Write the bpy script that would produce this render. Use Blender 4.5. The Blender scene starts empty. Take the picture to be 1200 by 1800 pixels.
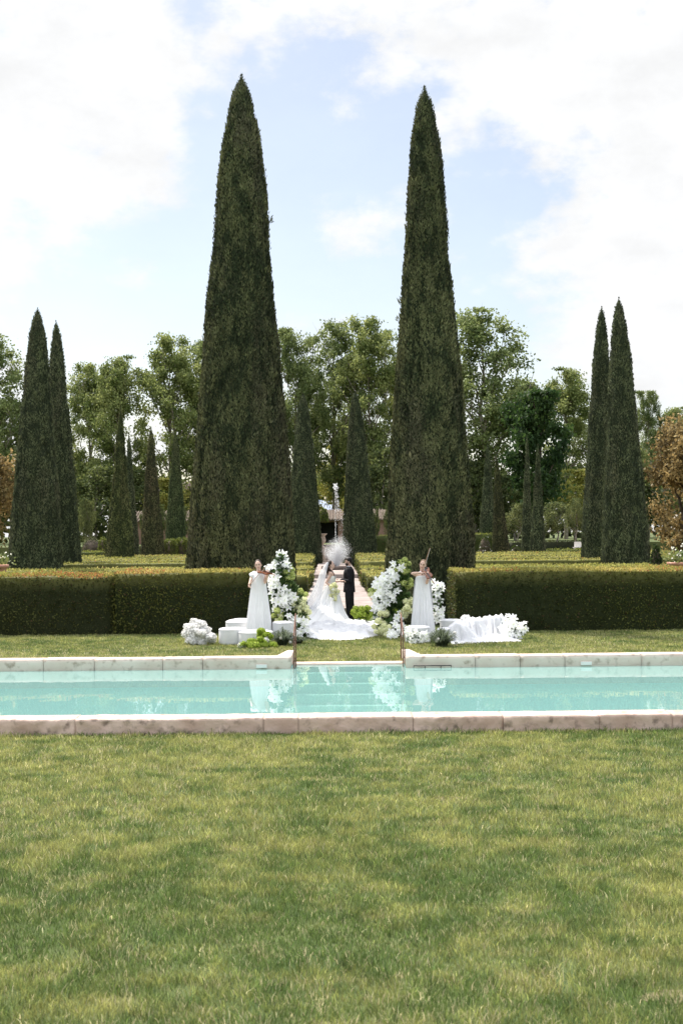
import bpy, math, random
import numpy as np
from mathutils import Vector, Matrix, Euler
R = math.radians
random.seed(7); rng = np.random.default_rng(7)
SC = bpy.context.scene
COL = SC.collection

# ------------------------------------------------------------------ camera
F = 2200.0; H = 2.47; HY = 937.0; ROLL = 0.0088          # focal length in photo pixels, eye height, horizon row, roll
cam_d = bpy.data.cameras.new('camera'); cam = bpy.data.objects.new('camera', cam_d); COL.objects.link(cam)
cam_d.sensor_fit = 'VERTICAL'; cam_d.sensor_height = 36.0; cam_d.lens = 44.0
cam_d.shift_y = 37.0/1800.0
cam.matrix_world = Matrix.Translation((0, 0, H)) @ Matrix.Rotation(R(90), 4, 'X') @ Matrix.Rotation(-ROLL, 4, 'Z')
cam_d.clip_start = 0.1; cam_d.clip_end = 5000
cam_d.dof.use_dof = True; cam_d.dof.focus_distance = 31.0; cam_d.dof.aperture_fstop = 5.0
SC.camera = cam

# ------------------------------------------------------------------ world, sun, exposure
SUN_EL = 57.0; SUN_AZ = -38.0            # azimuth measured from +Y towards +X (negative = left)
W = bpy.data.worlds.new("World"); SC.world = W; W.use_nodes = True
nt = W.node_tree; nt.nodes.clear()
def N(t, **kw):
    n = nt.nodes.new(t)
    for k, v in kw.items(): setattr(n, k, v)
    return n
L = lambda a, b: nt.links.new(a, b)
wout = N('ShaderNodeOutputWorld')
sky = N('ShaderNodeTexSky'); sky.sky_type = 'NISHITA'; sky.sun_disc = False
sky.sun_elevation = R(SUN_EL); sky.sun_rotation = R(SUN_AZ); sky.air_density = 1.0; sky.dust_density = 1.2; sky.ozone_density = 1.0
bg1 = N('ShaderNodeBackground'); bg1.inputs[1].default_value = 0.095
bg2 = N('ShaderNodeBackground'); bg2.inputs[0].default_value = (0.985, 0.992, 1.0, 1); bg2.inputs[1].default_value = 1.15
tint = N('ShaderNodeMix'); tint.data_type = 'RGBA'; tint.blend_type = 'MULTIPLY'; tint.inputs['Factor'].default_value = 1.0; tint.inputs['B'].default_value = (1.03, .93, .84, 1)
L(sky.outputs[0], tint.inputs['A']); L(tint.outputs['Result'], bg1.inputs[0])
tc = N('ShaderNodeTexCoord')
mp = N('ShaderNodeMapping'); mp.inputs['Scale'].default_value = (1, 1, 1.7); mp.inputs['Location'].default_value = (3.1, 0.4, 1.3)
sepz = N('ShaderNodeSeparateXYZ'); L(tc.outputs['Generated'], sepz.inputs[0])
zr = N('ShaderNodeMapRange'); zr.interpolation_type = 'SMOOTHSTEP'; L(sepz.outputs[2], zr.inputs['Value'])      # clouds overhead, out of view, brightened to lift the shadows
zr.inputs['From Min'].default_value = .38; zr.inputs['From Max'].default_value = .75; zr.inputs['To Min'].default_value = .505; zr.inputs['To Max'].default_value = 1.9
n2 = N('ShaderNodeTexNoise'); n2.inputs['Scale'].default_value = 14.0; n2.inputs['Detail'].default_value = 8; n2.inputs['Roughness'].default_value = 0.6
L(mp.outputs[0], n2.inputs['Vector'])
shade = N('ShaderNodeMapRange'); L(n2.outputs['Fac'], shade.inputs['Value']); shade.inputs['From Min'].default_value = .3; shade.inputs['From Max'].default_value = .65; shade.inputs['To Min'].default_value = .90; shade.inputs['To Max'].default_value = 1.04
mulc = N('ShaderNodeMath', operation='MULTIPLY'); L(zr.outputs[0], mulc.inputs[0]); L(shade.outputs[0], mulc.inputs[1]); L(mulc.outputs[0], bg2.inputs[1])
def wdir(px, py):
    return Vector(((px-600)/F, 1.0, (HY-py)/F)).normalized()
n1 = N('ShaderNodeTexNoise'); n1.inputs['Scale'].default_value = 9.0; n1.inputs['Detail'].default_value = 9; n1.inputs['Roughness'].default_value = 0.6
L(tc.outputs['Generated'], mp.inputs[0]); L(mp.outputs[0], n1.inputs['Vector'])
acc = None
def math_n(op, a, b):
    m = N('ShaderNodeMath', operation=op)
    for i, x in enumerate((a, b)):
        if x is None: continue
        if isinstance(x, (int, float)): m.inputs[i].default_value = x
        else: L(x, m.inputs[i])
    return m.outputs[0]
acc = math_n('MULTIPLY', math_n('SUBTRACT', n1.outputs['Fac'], 0.5), 2.9)
for px, py, rr, w in ((60, 80, 300, .55), (130, 290, 190, .38), (270, 30, 190, .25), (900, 40, 230, .6), (1130, 90, 250, .65), (1190, 210, 130, .4),
                      (1150, 420, 240, .62), (1190, 580, 240, .35), (600, 195, 60, .25), (800, 235, 70, .28), (450, 40, 130, .35), (620, -60, 200, .5), (640, 130, 100, .12),
                      (0, 460, 70, .5), (650, 560, 420, .22), (560, 330, 260, -.42), (900, 280, 170, -.32), (190, 470, 220, -.28), (1090, 190, 80, -.35), (90, 230, 70, -.2), (330, 20, 60, -.3), (640, 130, 130, -.22)):
    d = N('ShaderNodeVectorMath', operation='DISTANCE'); L(tc.outputs['Generated'], d.inputs[0]); d.inputs[1].default_value = wdir(px, py)
    m = N('ShaderNodeMapRange'); m.interpolation_type = 'SMOOTHSTEP'; L(d.outputs['Value'], m.inputs['Value'])
    m.inputs['From Min'].default_value = 0; m.inputs['From Max'].default_value = rr*1.25/F; m.inputs['To Min'].default_value = w; m.inputs['To Max'].default_value = 0
    acc = math_n('ADD', acc, m.outputs[0])
ramp = N('ShaderNodeMapRange'); ramp.interpolation_type = 'SMOOTHSTEP'; L(acc, ramp.inputs['Value'])
ramp.inputs['From Min'].default_value = -0.1; ramp.inputs['From Max'].default_value = 0.42
ramp.inputs['To Min'].default_value = 0.22; ramp.inputs['To Max'].default_value = 1.0
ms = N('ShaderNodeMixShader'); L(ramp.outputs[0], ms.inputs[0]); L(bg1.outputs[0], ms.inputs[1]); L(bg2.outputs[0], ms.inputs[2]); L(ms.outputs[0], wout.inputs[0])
sd = bpy.data.lights.new('sun', 'SUN'); sd.energy = 3.3; sd.angle = R(3.0); sd.color = (1.0, 0.94, 0.84)
sun = bpy.data.objects.new('sun', sd); COL.objects.link(sun)
sdir = Vector((math.sin(R(SUN_AZ))*math.cos(R(SUN_EL)), math.cos(R(SUN_AZ))*math.cos(R(SUN_EL)), math.sin(R(SUN_EL))))
sun.rotation_euler = sdir.to_track_quat('Z', 'Y').to_euler()
SC.view_settings.view_transform = 'Standard'; SC.view_settings.look = 'None'; SC.view_settings.gamma = 1.0
SC.view_settings.exposure = 1.05
try:
    SC.cycles.max_bounces = 6; SC.cycles.transparent_max_bounces = 16; SC.cycles.caustics_reflective = False; SC.cycles.caustics_refractive = False
except Exception: pass

# ------------------------------------------------------------------ helpers
def G(px, py, z=0.0):
    """photo pixel -> point on the horizontal plane z"""
    dx, dy = px-600, py-900
    lx = dx - dy*ROLL; ly = dy + dx*ROLL - 37
    Y = F*(H-z)/ly
    return Vector((lx*Y/F, Y, z))
def A(px, py, Y):
    """photo pixel -> point at distance Y"""
    dx, dy = px-600, py-900
    lx = dx - dy*ROLL; ly = dy + dx*ROLL - 37
    return Vector((lx*Y/F, Y, H - ly*Y/F))

def tag(o, label=None, cat=None, group=None, kind=None):
    if label: o['label'] = label
    if cat: o['category'] = cat
    if group: o['group'] = group
    if kind: o['kind'] = kind
    return o
def empty(name, loc=(0, 0, 0), rz=0.0):
    o = bpy.data.objects.new(name, None); COL.objects.link(o); o.location = loc; o.rotation_euler = (0, 0, rz)
    o.empty_display_size = 0.2
    return o
def link(name, me, mat=None, parent=None):
    o = bpy.data.objects.new(name, me); COL.objects.link(o)
    if mat is not None and not me.materials: me.materials.append(mat)
    if parent is not None: o.parent = parent
    return o
def copy_tree(o, parent=None):
    c = o.copy(); COL.objects.link(c); c.parent = parent
    if parent is not None: c.matrix_parent_inverse = o.matrix_parent_inverse.copy()
    for ch in list(o.children): copy_tree(ch, c)
    return c

def hsh(i, j, k, seed):
    n = (i.astype(np.int64)*73856093) ^ (j.astype(np.int64)*19349663) ^ (k.astype(np.int64)*83492791) ^ (seed*2654435761 & 0xffffffff)
    n = (n ^ (n >> 13)) * 1274126177 & 0x7fffffff
    n = (n ^ (n >> 16)) * 1103515245 & 0x7fffffff
    return (n ^ (n >> 11)) % 65536 / 65536.0
def vn(P, f=1.0, seed=0, octs=1):
    P = np.asarray(P, float)*f
    out = 0; amp = 1; tot = 0
    for o in range(octs):
        I = np.floor(P).astype(np.int64); U = P-I; U = U*U*(3-2*U)
        r = 0
        for a in (0, 1):
            for b in (0, 1):
                for c in (0, 1):
                    w = (U[:, 0] if a else 1-U[:, 0])*(U[:, 1] if b else 1-U[:, 1])*(U[:, 2] if c else 1-U[:, 2])
                    r = r + w*hsh(I[:, 0]+a, I[:, 1]+b, I[:, 2]+c, seed+o*17)
        out = out + amp*r; tot += amp; amp *= .5; P = P*2.03+11.3
    return out/tot            # 0..1

def np_mesh(name, V, Q, col=None, smooth=False, tris=False):
    """V (n,3), Q (m,4) or (m,3) -> mesh; col (n,3) point colours"""
    me = bpy.data.meshes.new(name); V = np.asarray(V, np.float32); Q = np.asarray(Q, np.int32); k = Q.shape[1]
    me.vertices.add(len(V)); me.vertices.foreach_set('co', V.ravel())
    me.loops.add(Q.size); me.loops.foreach_set('vertex_index', Q.ravel())
    me.polygons.add(len(Q)); me.polygons.foreach_set('loop_start', np.arange(0, Q.size, k, dtype=np.int32))
    if smooth: me.polygons.foreach_set('use_smooth', np.ones(len(Q), dtype=bool))
    if col is not None:
        at = me.color_attributes.new('Col', 'FLOAT_COLOR', 'POINT')
        c = np.ones((len(V), 4), np.float32); c[:, :3] = col; at.data.foreach_set('color', c.ravel())
    me.update(calc_edges=True); me.validate()
    return me

def diamonds(P, D, S, ln, wd, base=None):
    """leaf quads: P origin, D unit long axis, S unit side, ln, wd arrays"""
    ln = ln[:, None]; wd = wd[:, None]
    V = np.stack([P, P+D*ln*.45+S*wd*.5, P+D*ln, P+D*ln*.45-S*wd*.5], 1).reshape(-1, 3)
    n = len(P); Q = np.arange(4*n, dtype=np.int32).reshape(n, 4)
    return V, Q
def nrm(a): return a/np.maximum(np.linalg.norm(a, axis=1, keepdims=True), 1e-9)
def rndu(n, r=rng):
    return nrm(r.normal(size=(n, 3)))
class Acc:
    def __init__(s): s.V = []; s.Q = []; s.C = []; s.n = 0
    def add(s, V, Q, C):
        V = np.asarray(V); C = np.asarray(C, float)
        if C.ndim == 1: C = np.tile(C, (len(V), 1))
        if len(C)*4 == len(V): C = np.repeat(C, 4, 0)
        s.V.append(V); s.Q.append(np.asarray(Q)+s.n); s.C.append(C); s.n += len(V)
    def mesh(s, name, smooth=False):
        return np_mesh(name, np.concatenate(s.V), np.concatenate(s.Q), np.concatenate(s.C), smooth)

class MB:
    """python mesh builder for small objects"""
    def __init__(s): s.v = []; s.f = []; s.m = []; s.mi = 0
    def _add(s, vs, fs):
        o = len(s.v); s.v += [tuple(v) for v in vs]; s.f += [tuple(i+o for i in f) for f in fs]; s.m += [s.mi]*len(fs)
    def box(s, x0, x1, y0, y1, z0, z1):
        vs = [(x, y, z) for z in (z0, z1) for y in (y0, y1) for x in (x0, x1)]
        s._add(vs, [(0, 2, 3, 1), (4, 5, 7, 6), (0, 1, 5, 4), (2, 6, 7, 3), (0, 4, 6, 2), (1, 3, 7, 5)])
    def prism(s, pts, z0, z1):
        n = len(pts); s._add([(x, y, z0) for x, y in pts]+[(x, y, z1) for x, y in pts],
            [tuple(range(n))[::-1], tuple(range(n, 2*n))]+[(i, (i+1) % n, n+(i+1) % n, n+i) for i in range(n)])
    def rings(s, rings, cap=True):
        k = len(rings[0]); vs = [p for r in rings for p in r]; fs = []
        for i in range(len(rings)-1):
            for j in range(k): fs.append((i*k+j, i*k+(j+1) % k, (i+1)*k+(j+1) % k, (i+1)*k+j))
        if cap: fs.append(tuple(range(k))[::-1]); fs.append(tuple(range((len(rings)-1)*k, len(rings)*k)))
        s._add(vs, fs)
    def tube(s, pts, rad, k=10, cap=True):
        pts = [Vector(p) for p in pts]; rad = rad if isinstance(rad, (list, tuple)) else [rad]*len(pts)
        rings = []; up = None; P2 = []; R2 = []
        d0 = (pts[1]-pts[0]).normalized(); d1 = (pts[-1]-pts[-2]).normalized()
        if cap:   # rounded ends
            for a in (90, 60, 30): P2.append(pts[0]-d0*rad[0]*math.sin(R(a))); R2.append(max(rad[0]*math.cos(R(a)), 1e-4))
        P2 += pts; R2 += list(rad)
        if cap:
            for a in (30, 60, 90): P2.append(pts[-1]+d1*rad[-1]*math.sin(R(a))); R2.append(max(rad[-1]*math.cos(R(a)), 1e-4))
        for i, p in enumerate(P2):
            d = (P2[min(i+1, len(P2)-1)]-P2[max(i-1, 0)]).normalized()
            if up is None: up = d.orthogonal().normalized()
            up = (up-d*up.dot(d)).normalized(); sd_ = d.cross(up)
            rings.append([p+(up*math.cos(2*math.pi*j/k)+sd_*math.sin(2*math.pi*j/k))*R2[i] for j in range(k)])
        s.rings(rings)
    def ell(s, c, r, M=None, k=14, m=9):
        c = Vector(c); rings = []
        for i in range(m+1):
            ph = -math.pi/2+math.pi*i/m; cr = max(math.cos(ph), 1e-3)
            ring = []
            for j in range(k):
                p = Vector((r[0]*cr*math.cos(2*math.pi*j/k), r[1]*cr*math.sin(2*math.pi*j/k), r[2]*math.sin(ph)))
                if M is not None: p = M @ p
                ring.append(c+p)
            rings.append(ring)
        s.rings(rings)
    def lathe(s, prof, c=(0, 0, 0), k=24):
        s.rings([[(c[0]+r*math.cos(2*math.pi*j/k), c[1]+r*math.sin(2*math.pi*j/k), c[2]+z) for j in range(k)] for r, z in prof])
    def xf(s, M, start=0):
        s.v[start:] = [tuple(M @ Vector(v)) for v in s.v[start:]]
    def build(s, name, mats, parent=None, smooth=False, bevel=0, remesh=0, loc=None):
        me = bpy.data.meshes.new(name); me.from_pydata(s.v, [], s.f)
        mats = mats if isinstance(mats, (list, tuple)) else [mats]
        for m in mats: me.materials.append(m)
        me.polygons.foreach_set('material_index', s.m)
        if smooth: me.polygons.foreach_set('use_smooth', [True]*len(me.polygons))
        me.update(); o = link(name, me, None, parent)
        if remesh:
            md = o.modifiers.new('r', 'REMESH'); md.mode = 'VOXEL'; md.voxel_size = remesh; md.use_smooth_shade = True
            ms_ = o.modifiers.new('s', 'SMOOTH'); ms_.factor = .5; ms_.iterations = 3
        if bevel:
            md = o.modifiers.new('b', 'BEVEL'); md.width = bevel; md.segments = 2; md.limit_method = 'ANGLE'
        if loc: o.location = loc
        return o

# ------------------------------------------------------------------ materials
def newmat(name):
    m = bpy.data.materials.new(name); m.use_nodes = True; t = m.node_tree
    return m, t, t.nodes['Principled BSDF'], t.nodes['Material Output']
def leafmat(name, transl=.25, rough=.6, spec=.25):
    m, t, p, out = newmat(name)
    a = t.nodes.new('ShaderNodeAttribute'); a.attribute_name = 'Col'
    t.links.new(a.outputs['Color'], p.inputs['Base Color']); p.inputs['Roughness'].default_value = rough
    p.inputs['Specular IOR Level'].default_value = spec
    if transl:
        tr = t.nodes.new('ShaderNodeBsdfTranslucent'); mx = t.nodes.new('ShaderNodeMixShader'); mx.inputs[0].default_value = transl
        hs = t.nodes.new('ShaderNodeHueSaturation'); hs.inputs['Value'].default_value = 1.5; hs.inputs['Hue'].default_value = .485
        t.links.new(a.outputs['Color'], hs.inputs['Color']); t.links.new(hs.outputs[0], tr.inputs[0])
        t.links.new(p.outputs[0], mx.inputs[1]); t.links.new(tr.outputs[0], mx.inputs[2]); t.links.new(mx.outputs[0], out.inputs[0])
    return m
def nmat(name, c1, c2, scale=5, rough=.7, bump=0, detail=5, spec=.3, c3=None, scale3=40, metallic=0, lo=.35, hi=.65, bscale=None):
    m, t, p, out = newmat(name)
    tc_ = t.nodes.new('ShaderNodeTexCoord'); nz = t.nodes.new('ShaderNodeTexNoise'); nz.inputs['Scale'].default_value = scale; nz.inputs['Detail'].default_value = detail
    t.links.new(tc_.outputs['Object'], nz.inputs['Vector'])
    r = t.nodes.new('ShaderNodeValToRGB'); r.color_ramp.elements[0].color = (*c1, 1); r.color_ramp.elements[1].color = (*c2, 1)
    r.color_ramp.elements[0].position = lo; r.color_ramp.elements[1].position = hi
    t.links.new(nz.outputs['Fac'], r.inputs[0]); c = r.outputs[0]
    if c3 is not None:
        n3 = t.nodes.new('ShaderNodeTexNoise'); n3.inputs['Scale'].default_value = scale3; n3.inputs['Detail'].default_value = 6
        t.links.new(tc_.outputs['Object'], n3.inputs['Vector'])
        r3 = t.nodes.new('ShaderNodeValToRGB'); r3.color_ramp.elements[0].position = .55; r3.color_ramp.elements[1].position = .72
        t.links.new(n3.outputs['Fac'], r3.inputs[0])
        mx = t.nodes.new('ShaderNodeMix'); mx.data_type = 'RGBA'; t.links.new(r3.outputs[0], mx.inputs['Factor']); t.links.new(c, mx.inputs['A']); mx.inputs['B'].default_value = (*c3, 1)
        c = mx.outputs['Result']
    t.links.new(c, p.inputs['Base Color']); p.inputs['Roughness'].default_value = rough; p.inputs['Specular IOR Level'].default_value = spec
    p.inputs['Metallic'].default_value = metallic
    if bump:
        nb = t.nodes.new('ShaderNodeTexNoise'); nb.inputs['Scale'].default_value = bscale or scale*4; nb.inputs['Detail'].default_value = 6
        t.links.new(tc_.outputs['Object'], nb.inputs['Vector'])
        b = t.nodes.new('ShaderNodeBump'); b.inputs['Strength'].default_value = bump; b.inputs['Distance'].default_value = .02
        t.links.new(nb.outputs['Fac'], b.inputs['Height']); t.links.new(b.outputs[0], p.inputs['Normal'])
    return m
M = {}
M['leaf'] = leafmat('foliage', .36)
M['cyp'] = leafmat('cypress_foliage', .12, .7, .15)
M['grass'] = leafmat('grass_blade', .3, .55, .25)
M['petal'] = leafmat('petal', .38, .6, .1)
M['bark'] = nmat('bark', (.16, .13, .10), (.36, .32, .26), 3, .9, .3)
M['bark_dark'] = nmat('bark_dark', (.05, .04, .03), (.14, .11, .08), 3, .9, .3)
M['stone'] = nmat('pale_limestone', (.56, .44, .36), (.68, .57, .49), 1.6, .75, .35, c3=(.33, .25, .19), scale3=7)
M['stone_pink'] = nmat('pink_weathered_limestone', (.52, .365, .30), (.68, .52, .44), 2.2, .85, 1.0, c3=(.27, .20, .165), scale3=9)
M['path'] = nmat('pink_gravel_path', (.25, .205, .185), (.36, .31, .285), .8, .9, .3, c3=(.20, .15, .135), scale3=3)
M['step_stone'] = nmat('stair_stone', (.10, .075, .065), (.19, .15, .13), 2, .9, .4)  # stone darkened in colour for the shade on the stairs
M['bare'] = nmat('bare_dry_soil', (.10, .10, .045), (.20, .17, .09), 12, .95, .6)
M['earth'] = nmat('earth', (.10, .075, .05), (.20, .15, .10), 3, .95, .4)
M['white'] = nmat('white_cloth', (.70, .70, .72), (.77, .77, .78), 6, .8, .25, spec=.15, bscale=60)
M['gown_cloth'] = nmat('white_gown_chiffon', (.85, .85, .87), (.89, .89, .91), 6, .8, .2, spec=.15, bscale=60)
M['white_satin'] = nmat('ivory_satin', (.86, .86, .86), (.90, .90, .90), 4, .5, .1, spec=.3)
M['black'] = nmat('black_wool', (.010, .010, .013), (.020, .020, .024), 20, .8, .2, spec=.2)
M['shoe'] = nmat('black_leather', (.01, .01, .01), (.02, .02, .02), 5, .25, 0, spec=.5)
M['skin'] = nmat('fair_skin', (.68, .45, .35), (.76, .53, .43), 6, .55, 0, spec=.3)
M['lip'] = nmat('lip', (.40, .13, .11), (.45, .15, .13), 6, .5)
M['eye'] = nmat('dark_eye', (.03, .02, .02), (.06, .04, .03), 9, .2)
M['hair_dark'] = nmat('dark_brown_hair', (.020, .012, .008), (.05, .03, .02), 30, .5, .4)
M['hair_black'] = nmat('black_hair', (.008, .007, .007), (.02, .017, .015), 30, .45, .4)
M['hair_blond'] = nmat('fair_hair', (.16, .10, .06), (.30, .20, .12), 30, .5, .4)
M['violin'] = nmat('varnished_red_wood', (.16, .045, .02), (.26, .075, .03), 8, .22, 0, spec=.6)
M['ebony'] = nmat('ebony', (.012, .010, .009), (.02, .018, .016), 8, .3, 0, spec=.5)
M['bowwood'] = nmat('bow_wood', (.30, .15, .07), (.40, .22, .11), 10, .35, 0, spec=.5)
M['rust'] = nmat('rusty_iron', (.10, .045, .032), (.21, .11, .08), 14, .8, .4, c3=(.09, .05, .04), scale3=30)
M['iron'] = nmat('dark_iron', (.05, .04, .04), (.10, .08, .07), 14, .6, .2)
M['terracotta'] = nmat('terracotta', (.50, .24, .17), (.62, .34, .25), 5, .85, .3, c3=(.66, .46, .38), scale3=8)
M['pinkwall'] = nmat('pink_plaster', (.22, .135, .10), (.32, .20, .155), 1.2, .9, .3)
M['tile'] = nmat('roof_tile', (.10, .08, .06), (.19, .145, .12), 3, .9, .6)
M['dark'] = nmat('unlit_interior', (.010, .010, .008), (.02, .02, .015), 2, .9)
M['plate'] = nmat('white_enamel', (.74, .70, .66), (.80, .77, .73), 6, .4)
M['tilepool'] = nmat('turquoise_pool_render', (.40, .68, .65), (.46, .73, .70), 1.2, .6, 0, detail=3)
M['poolstep'] = nmat('pale_pool_steps', (.50, .74, .66), (.58, .80, .72), 3, .6)

# water: clear tinted body over the painted basin, fresnel mirror on top
m, t, p, out = newmat('pool_water'); t.nodes.remove(p)
trn = t.nodes.new('ShaderNodeBsdfTransparent'); trn.inputs[0].default_value = (.84, .97, .96, 1)
gl = t.nodes.new('ShaderNodeBsdfGlossy'); gl.inputs['Roughness'].default_value = .015; gl.inputs[0].default_value = (1, 1, 1, 1)
fr = t.nodes.new('ShaderNodeFresnel'); fr.inputs[0].default_value = 1.33
mx = t.nodes.new('ShaderNodeMixShader')
dfw = t.nodes.new('ShaderNodeBsdfDiffuse'); dfw.inputs[0].default_value = (.37, .655, .63, 1)
mb = t.nodes.new('ShaderNodeMixShader'); mb.inputs[0].default_value = .45      # slightly milky water
t.links.new(trn.outputs[0], mb.inputs[1]); t.links.new(dfw.outputs[0], mb.inputs[2])
tcn = t.nodes.new('ShaderNodeTexCoord'); nz = t.nodes.new('ShaderNodeTexNoise'); nz.inputs['Scale'].default_value = 1.6; nz.inputs['Detail'].default_value = 2
mpn = t.nodes.new('ShaderNodeMapping'); mpn.inputs['Scale'].default_value = (1, .5, 1)
bp = t.nodes.new('ShaderNodeBump'); bp.inputs['Strength'].default_value = .09; bp.inputs['Distance'].default_value = .03
t.links.new(tcn.outputs['Object'], mpn.inputs[0]); t.links.new(mpn.outputs[0], nz.inputs['Vector']); t.links.new(nz.outputs['Fac'], bp.inputs['Height'])
t.links.new(bp.outputs[0], gl.inputs['Normal'])
t.links.new(fr.outputs[0], mx.inputs[0]); t.links.new(mb.outputs[0], mx.inputs[1]); t.links.new(gl.outputs[0], mx.inputs[2]); t.links.new(mx.outputs[0], out.inputs[0])
M['water'] = m
# veil
m, t, p, out = newmat('tulle_veil'); p.inputs['Base Color'].default_value = (.92, .93, .96, 1); p.inputs['Alpha'].default_value = .6; p.inputs['Roughness'].default_value = .7
M['veil'] = m
# spray
m, t, p, out = newmat('water_spray'); p.inputs['Base Color'].default_value = (.92, .93, .95, 1); p.inputs['Roughness'].default_value = .3
M['spray'] = m
# lawn soil sheet
M['lawn'] = nmat('lawn_soil', (.05, .08, .022), (.10, .12, .04), 1.2, .95, .6, c3=(.17, .15, .07), scale3=2.5, bscale=60)

# ------------------------------------------------------------------ ground with the pool cut out of it
XP = 16.0; YN = 15.42; YNI = 15.80; YF = 23.12; YFB = 23.50; ZW = -0.03; ZC = 0.18
SX0, SX1 = -0.95, 1.16; YS = 24.02                     # the stair recess
def rects(name, rs, mat, kind='structure'):
    b = MB()
    for x0, x1, y0, y1, z in rs: b._add([(x0, y0, z), (x1, y0, z), (x1, y1, z), (x0, y1, z)], [(0, 1, 2, 3)])
    o = b.build(name, mat); tag(o, kind=kind); return o
BIG = 2500
rects('lawn', [(-BIG, BIG, -BIG, YN+.02, 0), (-BIG, -XP, YN+.02, YF, 0), (XP, BIG, YN+.02, YF, 0),
               (-BIG, SX0, YF, YS, 0), (SX1, BIG, YF, YS, 0), (-BIG, BIG, YS, 37.5, 0), (-BIG, BIG, 37.5, BIG, 0)], M['lawn'])
# raised garden ground behind the opening, path, stairs, upper terrace
b = MB(); b.box(-60, 60, 37.5, 106.0, -.1, .20); tag(b.build('garden_ground', M['earth']), kind='structure')
b = MB(); b.box(-60, 60, 106.0, 400, -.1, 1.5); tag(b.build('upper_terrace', M['lawn']), kind='structure')
def pathx(Y): return -0.085-(Y-37.5)*0.0088
b = MB(); b.prism([(pathx(37.4)-1.09, 37.4), (pathx(37.4)+1.09, 37.4), (pathx(62)+1.09, 62), (pathx(62)-1.09, 62)], -.05, .23)
tag(b.build('path', M['path'], bevel=.01), kind='structure')
b = MB(); b.prism([(pathx(62)-1.09, 62.0), (pathx(62)+1.09, 62.0), (pathx(88)+1.09, 88), (pathx(88)-1.09, 88)], -.05, .43)
tag(b.build('path', M['path'], bevel=.01), kind='structure')
b = MB()
for i in range(12): b.box(pathx(96)-1.15, pathx(96)+1.15, 88.01+i*1.45, 106.2, .0+i*.0015, .43+.09*(i+1)); 
tag(b.build('garden_stairs', M['step_stone']), 'broad pink stone staircase climbing behind the fountain spray', 'stairs')

# lay the small copings
def stone_block(name, x0, x1, y0, y1, z0, z1, mat, parent, rough=.012, seed=0, res=.06, front=1.0):
    nx = max(2, int((x1-x0)/res)); ny = max(2, int((y1-y0)/res)); nz_ = max(3, int((z1-z0)/res)+1)
    V = []; Q = []; idx = {}
    def vid(i, j, k):
        if (i, j, k) not in idx:
            idx[(i, j, k)] = len(V); V.append((x0+(x1-x0)*i/nx, y0+(y1-y0)*j/ny, z0+(z1-z0)*k/nz_))
        return idx[(i, j, k)]
    for i in range(nx):
        for j in range(ny):
            Q.append((vid(i, j, nz_), vid(i+1, j, nz_), vid(i+1, j+1, nz_), vid(i, j+1, nz_)))
    for i in range(nx):
        for k in range(nz_):
            Q.append((vid(i, 0, k), vid(i+1, 0, k), vid(i+1, 0, k+1), vid(i, 0, k+1)))
            Q.append((vid(i, ny, k+1), vid(i+1, ny, k+1), vid(i+1, ny, k), vid(i, ny, k)))
    for j in range(ny):
        for k in range(nz_):
            Q.append((vid(0, j, k+1), vid(0, j+1, k+1), vid(0, j+1, k), vid(0, j, k)))
            Q.append((vid(nx, j, k), vid(nx, j+1, k), vid(nx, j+1, k+1), vid(nx, j, k+1)))
    V = np.array(V)
    n = vn(V, 6, seed, 3)-.5; n2 = vn(V, 1.7, seed+5, 2)-.5; n3 = vn(V, 15, seed+9, 2)-.5
    fr_ = (np.abs(V[:, 1]-y0) < 1e-5); tp = np.abs(V[:, 2]-z1) < 1e-5; en = (np.abs(V[:, 0]-x0) < 1e-5)*1.-(np.abs(V[:, 0]-x1) < 1e-5)*1.
    edge = fr_ & tp
    V[:, 1] += np.where(fr_, (n*2.2+n3*1.2+n2)*rough*front, 0)+np.where(edge, .004, 0)
    V[:, 2] += np.where(tp, (n+n2*1.5)*rough*.45, 0)-np.where(edge, .004+np.abs(n3)*rough*1.0*front, 0)
    V[:, 0] += en*np.abs(n)*rough*.12
    me = np_mesh(name, V, Q, smooth=False); return link(name, me, mat, parent)
near = empty('pool_coping', (0, 0, 0)); tag(near, 'low pinkish weathered stone kerb along the near side of the pool', 'pool kerb')
xs = [-16, -13, -10, -7.6, -5.9, -3.3, -.98, -.55, .86, 1.97, 3.15, 4.05, 6.3, 9, 12.5, 16]
for i in range(len(xs)-1):
    stone_block('coping_stone', xs[i]+.002, xs[i+1]-.002, YN, YNI, -.10, ZC+.022+[.0, .003, -.002][i % 3], M['stone_pink'], near, [.026, .014, .006, .026][(i*7) % 4], i*3, .035)
far = empty('pool_coping', (0, 0, 0)); tag(far, 'pale stone kerb along the far side of the pool, broken by the steps', 'pool kerb')
xl = [-16, -12.5, -9, -7, -5.52, -4.58, -3.32, -2.58, SX0]
for i in range(len(xl)-1): stone_block('coping_stone', xl[i]+.005, xl[i+1]-.005, YF, YFB, -.35, ZC+[.0, .004, -.003][i % 3], M['stone'], far, .006, 50+i, .07, .6)
xr = [SX1, 2.45, 3.28, 4.1, 5.52, 7.2, 9.5, 12.5, 16]
for i in range(len(xr)-1): stone_block('coping_stone', xr[i]+.005, xr[i+1]-.005, YF, YFB, -.35, ZC+[.0, .004, -.003][i % 3], M['stone'], far, .006, 70+i, .07, .6)
b = MB(); b.prism([(SX0-.30, YFB+.002), (SX0-.004, YFB+.002), (SX0-.004, 24.6), (SX0-.14, 24.6)], -.3, ZC-.002); b.build('return_stone', M['stone'], far, bevel=.012)
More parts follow.
